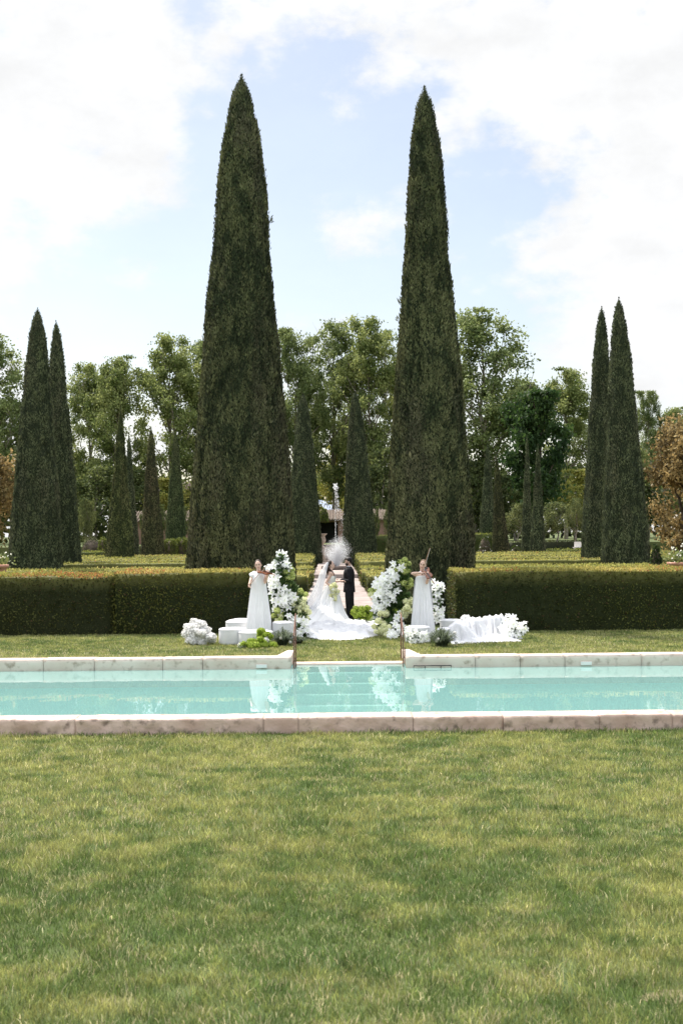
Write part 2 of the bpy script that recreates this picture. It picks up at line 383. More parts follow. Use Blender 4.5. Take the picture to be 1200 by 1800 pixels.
b = MB(); b.prism([(SX1+.004, YFB+.002), (SX1+.32, YFB+.002), (SX1+.15, 24.6), (SX1+.004, 24.6)], -.3, ZC-.002); b.build('return_stone', M['stone'], far, bevel=.012)
stone_block('top_step', SX0+.003, SX1-.003, 23.72, YS+.02, -.30, .006, M['stone'], far, .005, 91, .07, .6)
# basin
pool = empty('swimming_pool'); tag(pool, 'long rectangular turquoise pool sunk between two lawns', 'pool')
b = MB(); zb = -1.35
b._add([(-XP, YNI-.04, zb), (XP, YNI-.04, zb), (XP, YF+.05, zb), (-XP, YF+.05, zb)], [(0, 1, 2, 3)])
b._add([(-XP, YNI-.04, zb), (XP, YNI-.04, zb), (XP, YNI-.04, ZW+.05), (-XP, YNI-.04, ZW+.05)], [(3, 2, 1, 0)])
b._add([(-XP, YNI-.04, zb), (-XP, YF+.05, zb), (-XP, YF+.05, .1), (-XP, YNI-.04, .1)], [(0, 1, 2, 3)])
b._add([(XP, YNI-.04, zb), (XP, YF+.05, zb), (XP, YF+.05, .1), (XP, YNI-.04, .1)], [(3, 2, 1, 0)])
for x0, x1 in ((-XP, SX0), (SX1, XP)):
    b._add([(x0, YF+.05, zb), (x1, YF+.05, zb), (x1, YF+.05, -.32), (x0, YF+.05, -.32)], [(0, 1, 2, 3)])
for x in (SX0, SX1):
    b._add([(x, YF+.05, zb), (x, 23.8, zb), (x, 23.8, .0), (x, YF+.05, .0)], [(0, 1, 2, 3)])
b._add([(SX0, 23.8, zb), (SX1, 23.8, zb), (SX1, 23.8, -.28), (SX0, 23.8, -.28)], [(0, 1, 2, 3)])
b.build('basin', M['tilepool'], pool)
for i in range(6):
    b = MB(); b.box(SX0+.01, SX1-.01, 23.72-.26*(i+1), 23.80, zb+.001*i, -.16-.17*i); b.build('step', M['poolstep'], pool)
b = MB(); xs_ = [(-XP, SX0), (SX0, SX1), (SX1, XP)]
b._add([(-XP, YNI-.1, ZW), (XP, YNI-.1, ZW), (XP, YF+.1, ZW), (-XP, YF+.1, ZW)], [(0, 1, 2, 3)])
b._add([(SX0-.02, YF+.1, ZW), (SX1+.02, YF+.1, ZW), (SX1+.02, 23.76, ZW), (SX0-.02, 23.76, ZW)], [(0, 1, 2, 3)])
tag(b.build('water', M['water']), kind='structure')
# handrails and coping fittings
def rail(x, label):
    r = empty('pool_handrail', (x, 23.4, -.3)); tag(r, label, 'handrail', 'rusty iron handrails beside the pool steps')
    b = MB(); b.tube([(0, -.10, -.4), (0, -.10, .90)], .012, 8); b.build('post', M['rust'], r, True)
    b = MB(); b.tube([(0, .75, .2), (0, .75, 1.19)], .011, 8); b.build('post', M['rust'], r, True)
    b = MB(); b.tube([(0, -.16, .87), (0, .0, .93), (0, .75, 1.20), (0, .86, 1.21)], .014, 8); b.build('grip', M['rust'], r, True)
    b = MB(); b.tube([(.03, -.05, .05), (.03, -.05, .62)], .010, 8); b.tube([(.03, -.05, .45), (0, -.10, .45)], .01, 6); b.build('bracket', M['rust'], r, True)
rail(-.90, 'thin rusty handrail at the left side of the pool steps')
rail(1.13, 'thin rusty handrail at the right side of the pool steps')
c0 = A(727, 1172, YF-.05); c1 = A(793, 1172, YF-.05)
gb = empty('grab_bar', (c0.x, YF-.05, 0)); tag(gb, 'short dark horizontal grab bar fixed to the far pool kerb', 'grab bar')
zz = c0.z+.02; b = MB(); b.tube([(0, 0, zz-.03), (0, -.02, zz), (c1.x-c0.x, -.02, zz), (c1.x-c0.x, 0, zz-.03)], .010, 8); b.build('bar', M['iron'], gb, True)
for q in (.3, .72):
    b = MB(); b.tube([((c1.x-c0.x)*q, -.02, zz), ((c1.x-c0.x)*q, -.02, zz-.06), ((c1.x-c0.x)*q, .06, zz-.07)], .009, 8); b.build('support', M['iron'], gb, True)
for px, py, lab in ((460, 1171, 'small white plate on the far kerb left of the steps'), (1030, 1166, 'small white plate on the far kerb below the right cypress pair')):
    c = A(px, py, YF-.02); b = MB(); b.box(-.10, .10, -.006, .02, -.032, .032); o = b.build('wall_plate', M['plate'], bevel=.004); o.location = c; tag(o, lab, 'plate')

# ------------------------------------------------------------------ lawn blades
def blades(name, x0, x1, y0, y1, dens, hgt, wid, label, seed, excl=None, z0=0.0, fan=None, yel=0.0):
    r = np.random.default_rng(seed); seed = 1
    n = int((x1-x0)*(y1-y0)*dens)
    X = r.uniform(x0, x1, n); Y = r.uniform(y0, y1, n)
    if fan:   # thin out away from the viewed wedge
        keep = (np.abs(X) < Y*fan[0]+fan[1]) | (r.random(n) < fan[2]); X = X[keep]; Y = Y[keep]
    if excl is not None:
        keep = ~excl(X, Y) | (r.random(len(X)) < (.45 if excl is bare else 0)); X = X[keep]; Y = Y[keep]
    n = len(X); P = np.stack([X, Y, np.full(n, z0-.004)], 1)
    g1 = vn(P, .9, seed, 3); g2 = vn(P, 3.1, seed+3, 2); g3 = vn(P, .35, seed+8, 2); g4 = vn(P, 7, seed+12, 1)
    thin = r.random(n) > np.clip((g2-.62)*3+(g4-.6)*1.0, 0, .75); 
    P, g1, g2, g3, g4 = P[thin], g1[thin], g2[thin], g3[thin], g4[thin]; n = len(P)
    h = hgt*(.35+.95*g2+.35*g4+.3*(g1-.5))*r.uniform(.6, 1.35, n)
    w = wid*r.uniform(.7, 1.3, n)
    a0 = vn(P, 4.3, seed+20)*9+r.normal(0, 1.9, n)
    lean = np.stack([np.cos(a0), np.sin(a0), np.zeros(n)], 1)*(r.uniform(.15, .95, n)*h)[:, None]
    sa = r.uniform(0, math.pi, n); S = np.stack([np.cos(sa), np.sin(sa)*.5, np.zeros(n)], 1)*w[:, None]*.5
    up = np.array([0, 0, 1.0])
    mid = P+lean*.35+up*(h*.6)[:, None]; tip = P+lean+up*(h*.92)[:, None]
    V = np.stack([P-S, P+S, mid+S*.8, mid-S*.8, tip], 1).reshape(-1, 3)
    i = (np.arange(n)*5)[:, None]
    T = np.concatenate([i+[0, 1, 2], i+[0, 2, 3], i+[3, 2, 4]], 0)
    t2 = np.clip((vn(P, 5.5, 91, 2)-.5)*1.6, -.4, .4); yl = yel(P[:, 1]) if callable(yel) else yel
    t_ = np.clip((g1-.5)*1.2+.46+(g3-.5)*.6+(vn(P*[1, 1.6, 1], 2.6, 71, 3)-.5)*1.7+t2+r.normal(0, .2, n)+yl, 0, 1)[:, None]
    c = np.array([.100, .156, .042])*(1-t_)+np.array([.315, .325, .108])*t_
    dry = (r.random(n) < .05+.35*np.clip(g3*g4*2-.55, 0, 1))[:, None]
    c = np.where(dry, np.array([.50, .45, .26]), c)*np.exp(r.normal(0, .33, (n, 1)))*(.70+.5*vn(P, 8, 44, 2)[:, None])
    C = np.repeat(c, 5, 0)
    me = np_mesh(name, V, T, C); o = link(name, me, M['grass']); tag(o, label, 'grass', kind='stuff'); return o
ynear = lambda Y: np.interp(Y, [5, 8, 10, 12, 15.4], [-.20, -.15, -.05, .10, .12])
bare = lambda X, Y: (((X-1.74)/.22)**2+((Y-6.62)/.11)**2 < .4+.8*vn(np.stack([X, Y, 0*X], 1), 14, 3)) | (((X-.95)/.10)**2+((Y-11.6)/.16)**2 < .2+.8*vn(np.stack([X, Y, 0*X], 1), 12, 3))
blades('grass', -9.5, 9.5, 4.6, 10.2, 6200, .050, .0050, 'mown green grass in the foreground of the near lawn', 1, excl=bare, fan=(.32, .9, .12), yel=ynear)
blades('grass', -9.5, 9.5, 10.2, YN-.01, 3600, .050, .0062, 'mown yellow green grass in front of the pink kerb', 2, fan=(.32, 1.0, .15), yel=ynear)
blades('grass', -9.5, 9.5, YN-.10, YN, 900, .075, .007, 'longer uncut grass tufts along the foot of the pink kerb', 3, fan=(.32, .6, .3), yel=-.1)
inrec = lambda X, Y: ((X > SX0-.33) & (X < SX1+.33) & (Y < YS+.04)) | ((X > SX0-.3) & (X < SX0+.0) & (Y < 24.6)) | ((X > SX1) & (X < SX1+.3) & (Y < 24.6))
blades('grass', -13, 13, YFB+.02, 30.8, 1500, .05, .010, 'short green grass between the pool and the tall hedges', 4, excl=inrec, fan=(.32, 2, .25), yel=.18)

for cx_, cy_, rx_, ry_ in ((1.74, 6.62, .20, .10), (-.6, 9.3, .10, .06), (.95, 11.6, .14, .10)):
    r = np.random.default_rng(int(cy_*10)); pts = [(cx_+math.cos(a)*rx_*(.7+.5*r.random()), cy_+math.sin(a)*ry_*(.7+.5*r.random())) for a in [2*math.pi*k/22 for k in range(22)]]
    b = MB(); b.prism(pts, -.02, .003); tag(b.build('ground', M['bare']), kind='structure')

# ------------------------------------------------------------------ clipped hedges
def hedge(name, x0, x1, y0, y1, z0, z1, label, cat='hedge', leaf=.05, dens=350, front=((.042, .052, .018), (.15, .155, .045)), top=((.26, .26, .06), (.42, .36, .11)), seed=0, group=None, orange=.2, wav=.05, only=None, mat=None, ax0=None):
    r = np.random.default_rng(seed+100); acc_ = Acc()
    # solid core
    res = .35 if leaf < .08 else .5
    b = MB(); inx = .03
    nx = max(2, int((x1-x0)/res)); ny = max(2, int((y1-y0)/res)); nz_ = max(2, int((z1-z0)/res))
    V = []; Q = []; idx = {}
    def vid(i, j, k):
        if (i, j, k) not in idx:
            idx[(i, j, k)] = len(V); V.append((x0+inx+(x1-x0-2*inx)*i/nx, y0+inx+(y1-y0-2*inx)*j/ny, z0+(z1-z0-inx)*k/nz_))
        return idx[(i, j, k)]
    for i in range(nx):
        for j in range(ny): Q.append((vid(i, j, nz_), vid(i+1, j, nz_), vid(i+1, j+1, nz_), vid(i, j+1, nz_)))
        for k in range(nz_):
            Q.append((vid(i, 0, k), vid(i+1, 0, k), vid(i+1, 0, k+1), vid(i, 0, k+1))); Q.append((vid(i, ny, k+1), vid(i+1, ny, k+1), vid(i+1, ny, k), vid(i, ny, k)))
    for j in range(ny):
        for k in range(nz_):
            Q.append((vid(0, j, k+1), vid(0, j+1, k+1), vid(0, j+1, k), vid(0, j, k))); Q.append((vid(nx, j, k), vid(nx, j+1, k), vid(nx, j+1, k+1), vid(nx, j, k+1)))
    V = np.array(V)
    def disp(P, Nn):
        return P+Nn*((vn(P, 1.1, seed, 2)-.55)*wav*2)[:, None]
    cen = np.array([(x0+x1)/2, (y0+y1)/2, (z0+z1)/2])
    V2 = V+((vn(V, 1.1, seed, 2)-.55)*wav*2)[:, None]*nrm((V-cen)/np.array([x1-x0, y1-y0, z1-z0]))
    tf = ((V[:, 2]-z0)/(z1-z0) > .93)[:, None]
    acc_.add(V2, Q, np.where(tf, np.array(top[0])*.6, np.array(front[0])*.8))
    # leaves on every visible side
    faces = [('f', (x1-x0)*(z1-z0), np.array([0, -1., 0])), ('l', (y1-y0)*(z1-z0), np.array([-1., 0, 0])), ('r', (y1-y0)*(z1-z0), np.array([1., 0, 0])), ('t', (x1-x0)*(y1-y0), np.array([0, 0, 1.]))]
    for nm, area, Nn in faces:
        n = int(area*dens*(1.0 if nm != 't' else 1.1))
        u = r.random(n); v = r.random(n)
        if nm == 'f': P = np.stack([x0+(x1-x0)*u, np.full(n, y0), z0+(z1-z0)*v], 1)
        elif nm == 't': P = np.stack([x0+(x1-x0)*u, y0+(y1-y0)*v, np.full(n, z1)], 1)
        elif nm == 'l': P = np.stack([np.full(n, x0), y0+(y1-y0)*u, z0+(z1-z0)*v], 1)
        else: P = np.stack([np.full(n, x1), y0+(y1-y0)*u, z0+(z1-z0)*v], 1)
        NN = np.tile(Nn, (n, 1)); P = disp(P, NN)+NN*r.normal(-.01, leaf*.35, n)[:, None]
        D = nrm(NN*.5+rndu(n, r)*.9+np.array([0, 0, .45])); S = nrm(np.cross(D, rndu(n, r)))
        Vd, Qd = diamonds(P, D, S, leaf*r.uniform(.7, 1.5, n), leaf*.6*r.uniform(.7, 1.3, n))
        g = vn(P*np.array([1, 1, 1.]), .45, seed+3, 3); g2 = vn(P, 2.5, seed+6, 2)
        t_ = np.clip((g-.42)*3.2+r.normal(0, .25, n), 0, 1)[:, None]
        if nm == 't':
            c = np.array(top[0])*(1-t_)+np.array(top[1])*t_  # fresh growth yellows the top leaves; sunlight is also painted into them
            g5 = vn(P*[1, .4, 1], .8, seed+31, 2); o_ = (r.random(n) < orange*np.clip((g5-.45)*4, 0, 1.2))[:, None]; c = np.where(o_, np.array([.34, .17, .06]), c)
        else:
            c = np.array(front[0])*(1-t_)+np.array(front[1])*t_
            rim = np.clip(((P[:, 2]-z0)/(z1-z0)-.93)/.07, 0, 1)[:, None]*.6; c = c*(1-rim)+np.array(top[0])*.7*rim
            br = (r.random(n) < .05+.10*(g2 > .62))[:, None]; c = np.where(br, np.array([.10, .065, .03]), c)
        c = c*r.uniform(.6, 1.4, (n, 1))
        acc_.add(Vd, Qd, c)
    o = link(name, acc_.mesh(name), mat or M['leaf']); tag(o, label, cat, group); return o
HEY = 30.85; 
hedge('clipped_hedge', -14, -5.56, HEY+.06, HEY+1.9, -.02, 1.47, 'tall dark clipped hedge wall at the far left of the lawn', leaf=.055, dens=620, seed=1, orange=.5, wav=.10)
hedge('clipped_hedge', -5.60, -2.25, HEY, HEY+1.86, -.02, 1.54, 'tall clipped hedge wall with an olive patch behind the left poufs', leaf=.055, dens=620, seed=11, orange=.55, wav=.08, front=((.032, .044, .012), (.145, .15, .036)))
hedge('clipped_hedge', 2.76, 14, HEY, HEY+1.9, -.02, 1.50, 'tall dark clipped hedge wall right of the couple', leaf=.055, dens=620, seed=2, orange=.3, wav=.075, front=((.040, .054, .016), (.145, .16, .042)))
rows = [(47.6, 49.6, .84), (51.6, 53.8, .84), (57.2, 60.2, .86), (64.0, 66.8, 1.0), (70.3, 72.8, 1.02), (75.6, 78.6, 1.05), (81.2, 83.6, 1.08)]
ords = ['nearest', 'second', 'third', 'fourth', 'fifth', 'sixth', 'farthest']
for i, (ya, yb, zt) in enumerate(rows):
    px_ = pathx(ya)
    wl = [0, -.1, 0, .1, .1, .15, .3][i]
    for side, sd_ in (('left', -1), ('right', 1)):
        xa, xb = ((-24, px_-1.12-wl) if sd_ < 0 else (px_+1.12+wl, 24))
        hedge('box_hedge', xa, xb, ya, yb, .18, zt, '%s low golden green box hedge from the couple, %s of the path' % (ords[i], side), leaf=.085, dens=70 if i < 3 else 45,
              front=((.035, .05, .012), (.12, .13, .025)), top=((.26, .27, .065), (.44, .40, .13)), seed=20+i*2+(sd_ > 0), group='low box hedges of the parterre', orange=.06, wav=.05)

# ------------------------------------------------------------------ cypresses
PT = [0, .015, .035, .08, .11, .19, .23, .31, .41, .55, .69, .83, .93, 1.0]
PR = [.02, .09, .18, .27, .33, .41, .455, .50, .60, .70, .835, .93, .985, 1.0]
def cypress(px_tip, py_tip, px_base, Y, wpx, label, zb=0.15, seed=0, tuft=.13, dens=300, fat=0.0, c1=(.038, .048, .023), c2=(.138, .142, .066), c3=(.135, .120, .075), group=None, sp=1.0, clump=1.0):
    r = np.random.default_rng(seed+500)
    tip = A(px_tip, py_tip, Y); bx = A(px_base, 1000, Y).x; rad = wpx*Y/F/2
    Hh = tip.z-zb; lean = tip.x-bx
    def rr(t):  # t: 0 top, 1 base
        v = np.interp(t, PT, PR)**sp; return rad*(v*(1-fat)+fat*np.sqrt(np.clip(1-(1-t)**2.2, 0, 1)))
    def surf(th, t, off=0.0, amp=1.0):
        z = Hh*(1-t); R0 = rr(t)
        dirs = np.stack([np.cos(th), np.sin(th), np.zeros_like(th)], 1)
        Pn = dirs*R0[:, None]+np.stack([0*z, 0*z, z*.28], 1)
        n = (vn(Pn+seed, 1.2/max(rad, .6)*1.4, seed, 3)-.5)*.085*rad + (vn(Pn*[1, 1, .45]+seed, 4.2, seed+2, 2)-.5)*.10*min(1, rad)*clump
        rn = 1-np.abs(2*vn(Pn*[1, 1, .33]+seed*1.7, 2.4, seed+21, 2)-1); n = n-np.clip((rn-.90)/.10, 0, 1)*.09*min(1, rad)
        Rr = R0+n*np.clip(R0/rad*2.2, .15, 1)*amp+off
        return np.stack([np.cos(th)*Rr+lean*(1-t)+0*z, np.sin(th)*Rr, z], 1), n
    acc_ = Acc(); kt, kz = 72, 150
    tt, ths = np.meshgrid(np.linspace(0, 1, kz+1), np.arange(kt)*2*math.pi/kt, indexing='ij')
    Vb, nb = surf(ths.ravel(), tt.ravel(), -.05)
    ii, jj = np.meshgrid(np.arange(kz), np.arange(kt), indexing='ij'); ii = ii.ravel(); jj = jj.ravel(); j2 = (jj+1) % kt
    Q = np.stack([ii*kt+jj, (ii+1)*kt+jj, (ii+1)*kt+j2, ii*kt+j2], 1)
    acc_.add(Vb, Q, np.array(c1)*.6)  # core coloured dark to paint shade into the crevices
    area = math.pi*rad*Hh*1.15; n = int(area*dens)
    t = r.random(n*2); t = t[r.random(n*2) < (np.interp(t, PT, PR)+.03)][:n]; n = len(t)
    th = r.uniform(0, 2*math.pi, n); P, nz_ = surf(th, t, 0.0); P += r.normal(0, .02, (n, 3))
    keep = P[:, 2] > -.02; P = P[keep]; th = th[keep]; t = t[keep]; nz_ = nz_[keep]; n = len(P)
    out_ = np.stack([np.cos(th), np.sin(th), np.zeros(n)], 1)
    P -= out_*.04
    tang = np.stack([-np.sin(th), np.cos(th), np.zeros(n)], 1)
    D = nrm(np.array([0, 0, 1.])*.9+out_*(r.uniform(.0, .30, n))[:, None]+tang*r.normal(0, .38, n)[:, None])
    S = nrm(tang+out_*r.normal(0, .7, n)[:, None])
    ln = tuft*r.uniform(.6, 1.4, n); stray = r.random(n) < .004; ln = np.where(stray, ln*1.8, ln)*np.clip(rr(t)/rad*3+.25, .3, 1)
    Vd, Qd = diamonds(P, D, S, ln, ln*.42)
    g = vn(P*[1, 1, .28]+seed*3.1, 1.9, seed+7, 3); g2 = vn(P+seed, .5, seed+9, 2); g3 = vn(P*[1, 1, .5], 5, seed+4, 2)
    tc_ = np.clip((g3-.5)*3.0+.5+nz_*4.5+r.normal(0, .25, n), 0, 1)[:, None]  # tufts sunk in the grooves get a darker colour, as painted shade
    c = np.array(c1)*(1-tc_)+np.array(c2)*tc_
    bt = np.clip((g-.52)*4+r.normal(0, .3, n), 0, 1)[:, None]*.6
    c = c*(1-bt)+np.array(c3)*bt
    c = c*(.75+.5*g2[:, None])*r.uniform(.6, 1.45, (n, 1))
    acc_.add(Vd, Qd, c)
    # a few shoots standing proud of the clipped face
    for q in range(3 if rad > 1.1 else 0):
        t0 = np.full(14, r.uniform(.15, .6)); th0 = r.uniform(-math.pi, 0)+r.normal(0, .03, 14)
        Ps, _ = surf(th0, t0, .02); Ps += r.normal(0, .04, Ps.shape)
        Dd = nrm(np.array([0, 0, 1.])+np.stack([np.cos(th0), np.sin(th0), 0*th0], 1)*.7+r.normal(0, .3, (14, 3)))
        Vs, Qs = diamonds(Ps, Dd, nrm(np.cross(Dd, rndu(14, r))), np.full(14, .13), np.full(14, .035)); acc_.add(Vs, Qs, np.array(c2))
    o = link('cypress_tree', acc_.mesh('cypress_tree'), M['cyp']); o.location = (bx, Y, zb)
    tag(o, label, 'cypress', group); return o
cyg = 'clipped conical cypresses'
cypress(425, 131, 424, 34.6, 201, 'largest dark conical cypress, behind the violinist on the left', 0, 1, .088, 1500, sp=1.03, group=cyg)
cypress(746, 151, 757, 34.6, 164, 'tall slender cypress rising behind the violinist on the right', 0, 2, .088, 1500, sp=1.03, group=cyg)
gc = dict(c1=(.046, .062, .032), c2=(.125, .150, .076), c3=(.13, .13, .08), group=cyg)
cypress(67, 541, 63, 62.1, 98, 'left and wider cypress of the pair at the far left', .2, 3, .12, 460, .12, sp=1.12, **gc)
cypress(99, 563, 112, 68.3, 66, 'right and slimmer cypress of the pair at the far left', .2, 4, .12, 420, .18, sp=1.12, **gc)
cypress(1057, 538, 1053, 68.3, 66, 'slimmer left cypress of the pair at the far right', .2, 5, .12, 420, .2, sp=1.12, **gc)
cypress(1087, 522, 1100, 62.1, 86, 'wider right cypress of the pair at the far right', .2, 6, .12, 460, .12, sp=1.12, **gc)
cypress(213, 711, 211, 80.0, 54, 'broad based green cypress with a thin spire, left of the largest cypress', .2, 7, .13, 320, .25, sp=2.2, c1=(.055, .072, .028), c2=(.16, .18, .07), c3=(.16, .15, .075), group=cyg)
cypress(227, 760, 232, 92.0, 30, 'narrow dark cypress tucked behind the broad based one', .2, 8, .13, 300, .1, sp=1.3, **gc)
cypress(266, 750, 269, 86.0, 44, 'brownish mid sized cypress standing alone left of the largest', .2, 9, .13, 320, .3, sp=1.6, c1=(.055, .062, .03), c2=(.14, .145, .065), c3=(.18, .14, .085), group=cyg)
cypress(309, 757, 310, 112.0, 36, 'smooth green cypress standing behind the rounded shrubs', 1.5, 10, .15, 240, .4, sp=1.7, c1=(.05, .07, .03), c2=(.12, .15, .065), c3=(.1, .10, .05), group=cyg)
cypress(533, 691, 536, 85.0, 62, 'cypress left of the fountain jet, partly behind the largest tree', .2, 11, .13, 380, .6, sp=1.9, **gc)
cypress(624, 688, 633, 85.0, 62, 'cypress right of the fountain jet above the groom', .2, 12, .13, 380, .6, sp=1.9, **gc)
cypress(857, 778, 857, 112.0, 31, 'greyish cypress just right of the slender tall one', 1.5, 13, .15, 240, .0, sp=1.2, **gc)
cypress(872, 795, 881, 88.0, 34, 'bare edged cypress beside the white rose bush', .2, 14, .13, 300, .0, sp=1.5, c1=(.045, .054, .024), c2=(.11, .12, .05), c3=(.14, .12, .07), group=cyg)
cypress(926, 765, 926, 92.0, 22, 'thin taller cypress of the middle right pair', .2, 15, .13, 300, .2, sp=1.4, **gc)
cypress(945, 780, 945, 86.0, 30, 'shorter fuller cypress of the middle right pair', .2, 16, .13, 300, .08, sp=1.4, **gc)

# ------------------------------------------------------------------ broadleaf trees
def tree_meshes(seed, Ht, Rx, trunk_h, nlimb, nclump, nleaf, leaf, c1, c2, spread=1.0, cl_r=1.0, taper_low=.55, trunk_r=.35):
    """local tree of height Ht, crown half width Rx; returns trunk MB, crown mesh"""
    r = np.random.default_rng(seed+900); rd = random.Random(seed)
    tb = MB(); top = Vector((rd.uniform(-.4, .4), rd.uniform(-.4, .4), Ht*.9))
    stem = [Vector((0, 0, -.2))]
    for i in range(1, 7): stem.append(Vector((top.x*i/6+rd.uniform(-.25, .25), top.y*i/6+rd.uniform(-.25, .25), Ht*.88*i/6)))
    tb.tube(stem, [trunk_r*(1-.86*i/6) for i in range(7)], 8)
    ends = []
    cz = (trunk_h+Ht)/2; hz = (Ht-trunk_h)/2
    for i in range(nlimb):
        f = rd.uniform(.25, .92); k = f*6; a = stem[int(k)].lerp(stem[min(int(k)+1, 6)], k-int(k))
        an = rd.uniform(0, 2*math.pi); e = Vector((math.cos(an)*Rx*rd.uniform(.45, .85), math.sin(an)*Rx*rd.uniform(.45, .85), 0))
        zf = min(Ht*.97, a.z+rd.uniform(.12, .30)*Ht); w = math.sqrt(max(.1, 1-((zf-cz)/hz)**2)) if abs(zf-cz) < hz else .3
        e = Vector((e.x*w, e.y*w, zf)); m1 = a.lerp(e, .5)+Vector((rd.uniform(-.4, .4), rd.uniform(-.4, .4), rd.uniform(-.1, .6)))
        rr_ = trunk_r*(1-.8*f)*.55; tb.tube([a, m1, e], [rr_, rr_*.6, rr_*.2], 6, False); ends.append(e); ends.append(m1)
        for q in range(2):
            e2 = m1.lerp(e, rd.uniform(.2, .8)); e3 = e2+Vector((rd.uniform(-1, 1), rd.uniform(-1, 1), rd.uniform(.3, 1.4)))*Rx*.28
            tb.tube([e2, e3], [rr_*.4, rr_*.12], 5, False); ends.append(e3)
    cs = []
    while len(cs) < nclump:
        if rd.random() < .45 and ends: c = np.array(rd.choice(ends))+r.normal(0, .5, 3)*Rx*.15
        else:
            u = r.uniform(-1, 1, 3)
            if np.linalg.norm(u) > 1: continue
            u = u/np.linalg.norm(u)*np.linalg.norm(u)**.45
            sx = 1-(1-taper_low)*np.clip(-u[2], 0, 1)
            c = np.array([u[0]*Rx*.86*sx, u[1]*Rx*.86*sx, cz+u[2]*hz*.9])
        cs.append(c)
    cs = np.array(cs); k = r.integers(0, nclump, nleaf); cr = (cl_r*r.uniform(.55, 1.25, nclump))[k]
    off = r.normal(0, .5, (nleaf, 3))*cr[:, None]*np.array([1, 1, .75])
    P = cs[k]+off; n = nleaf
    P[:, 2] = np.clip(P[:, 2], max(.3, trunk_h*.6), Ht*1.03)
    D = nrm(rndu(n, r)+np.array([0, 0, -.25])); S = nrm(np.cross(D, rndu(n, r)))
    Vd, Qd = diamonds(P, D, S, leaf*r.uniform(.7, 1.4, n), leaf*.75*r.uniform(.7, 1.3, n))
    tone = r.random(nclump)[k]; tt = np.clip(tone*.75+r.normal(.1, .25, n), 0, 1)[:, None]
    c = (np.array(c1)*(1-tt)+np.array(c2)*tt)*r.uniform(.7, 1.35, (n, 1))
    acc_ = Acc(); acc_.add(Vd, Qd, c)
    return tb, acc_.mesh('crown')
TV = {}
def tree_variant(key, *a, **k): TV[key] = tree_meshes(*a, **k)
green1 = ((.065, .10, .030), (.24, .29, .11)); green2 = ((.08, .12, .03), (.31, .35, .13)); greeny = ((.14, .17, .03), (.36, .34, .09))
tree_variant('pa', 1, 22, 6.4, 4, 22, 190, 27000, .29, *green1, cl_r=1.1)
tree_variant('pb', 2, 22, 6.1, 3.5, 24, 170, 25000, .29, *green2, cl_r=1.1)
tree_variant('pc', 3, 22, 6.6, 4, 22, 190, 27000, .29, *green1, cl_r=1.05)
tree_variant('pd', 4, 22, 5.8, 3.5, 24, 150, 23000, .30, *green2, cl_r=1.15)
tree_variant('dark', 5, 11, 4.2, 2.0, 20, 85, 12000, .34, (.012, .035, .010), (.05, .095, .024), cl_r=1.0, taper_low=.8)
tree_variant('copper', 6, 8.5, 3.0, .3, 20, 110, 15000, .21, (.075, .058, .022), (.36, .275, .11), cl_r=.75, taper_low=.85)
tree_variant('under', 7, 9, 4.6, .8, 14, 70, 6000, .33, (.04, .062, .02), (.15, .18, .06), cl_r=1.2, taper_low=.9, trunk_r=.2)
tree_variant('lime', 8, 9, 3.2, 1.0, 12, 60, 5500, .28, *greeny, cl_r=.9, taper_low=.9, trunk_r=.15)
tree_variant('small', 9, 4.2, 2.2, 1.4, 12, 50, 4200, .17, (.05, .075, .025), (.17, .19, .07), cl_r=.55, taper_low=.8, trunk_r=.12)
TM = {}
def put_tree(key, name, px, Y, py_top, half_px, label, cat='tree', group=None, zb=1.5, rz=0.0, barkm='bark', basew=None, baseh=None):
    tb, cm = TV[key]
    p = A(px, py_top, Y); hgt = p.z-zb
    dims = {'pa': (22, 6.4), 'pb': (22, 6.1), 'pc': (22, 6.6), 'pd': (22, 5.8), 'dark': (11, 4.2), 'copper': (8.5, 3.0), 'under': (9, 4.6), 'lime': (9, 3.2), 'small': (4.2, 2.2)}[key]
    o = empty(name, (p.x, Y, zb), rz); s = half_px*Y/F/dims[1]; o.scale = (s, s, hgt/dims[0])
    if key not in TM:
        TM[key] = (tb.build('trunk', M[barkm], o, True), link('crown', cm, M['leaf'], o))
    else:
        for src in TM[key]:
            c = src.copy(); COL.objects.link(c); c.parent = o
    tag(o, label, cat, group); return o
pg = 'tall plane trees behind the garden'
planes = [('pa', -12, 606, 66, 'pale leafed plane tree cut off by the left edge of the picture', 140), ('pb', 158, 648, 44, 'sparse plane tree right of the far left cypress pair', 142), ('pd', 207, 640, 40, 'airy plane tree directly behind the broad based cypress', 138),
          ('pb', 300, 603, 58, 'yellow green plane tree left of the largest cypress', 140), ('pc', 372, 612, 55, 'plane tree mostly hidden behind the largest cypress', 144),
          ('pc', 520, 594, 48, 'plane tree rising between the largest cypress and the fountain', 140), ('pa', 586, 584, 56, 'plane tree standing above the fountain jet', 145), ('pb', 652, 571, 54, 'plane tree left of the slender tall cypress', 140), ('pc', 722, 582, 52, 'plane tree hidden behind the slender tall cypress', 146),
          ('pa', 848, 563, 84, 'largest plane tree, right of the slender tall cypress', 138), ('pd', 992, 662, 46, 'bright green plane tree left of the far right cypress pair', 150), ('pc', 1138, 700, 26, 'plane tree peeping out right of the far right cypress pair', 160), ('pd', 1190, 726, 34, 'distant plane tree at the right edge above the copper tree', 160)]
for i, (k, px, py, hw, lab, Y) in enumerate(planes): put_tree(k, 'plane_tree', px, Y, py-3, hw*1.42, lab, group=pg, rz=i*1.3)
put_tree('dark', 'chestnut_tree', 944, 120, 700, 72, 'dense dark green tree behind the middle right cypress pair', barkm='bark_dark')
put_tree('copper', 'copper_tree', 1206, 76, 734, 80, 'bronze leafed tree at the right edge beside the cypress pair', zb=.2, barkm='bark_dark')
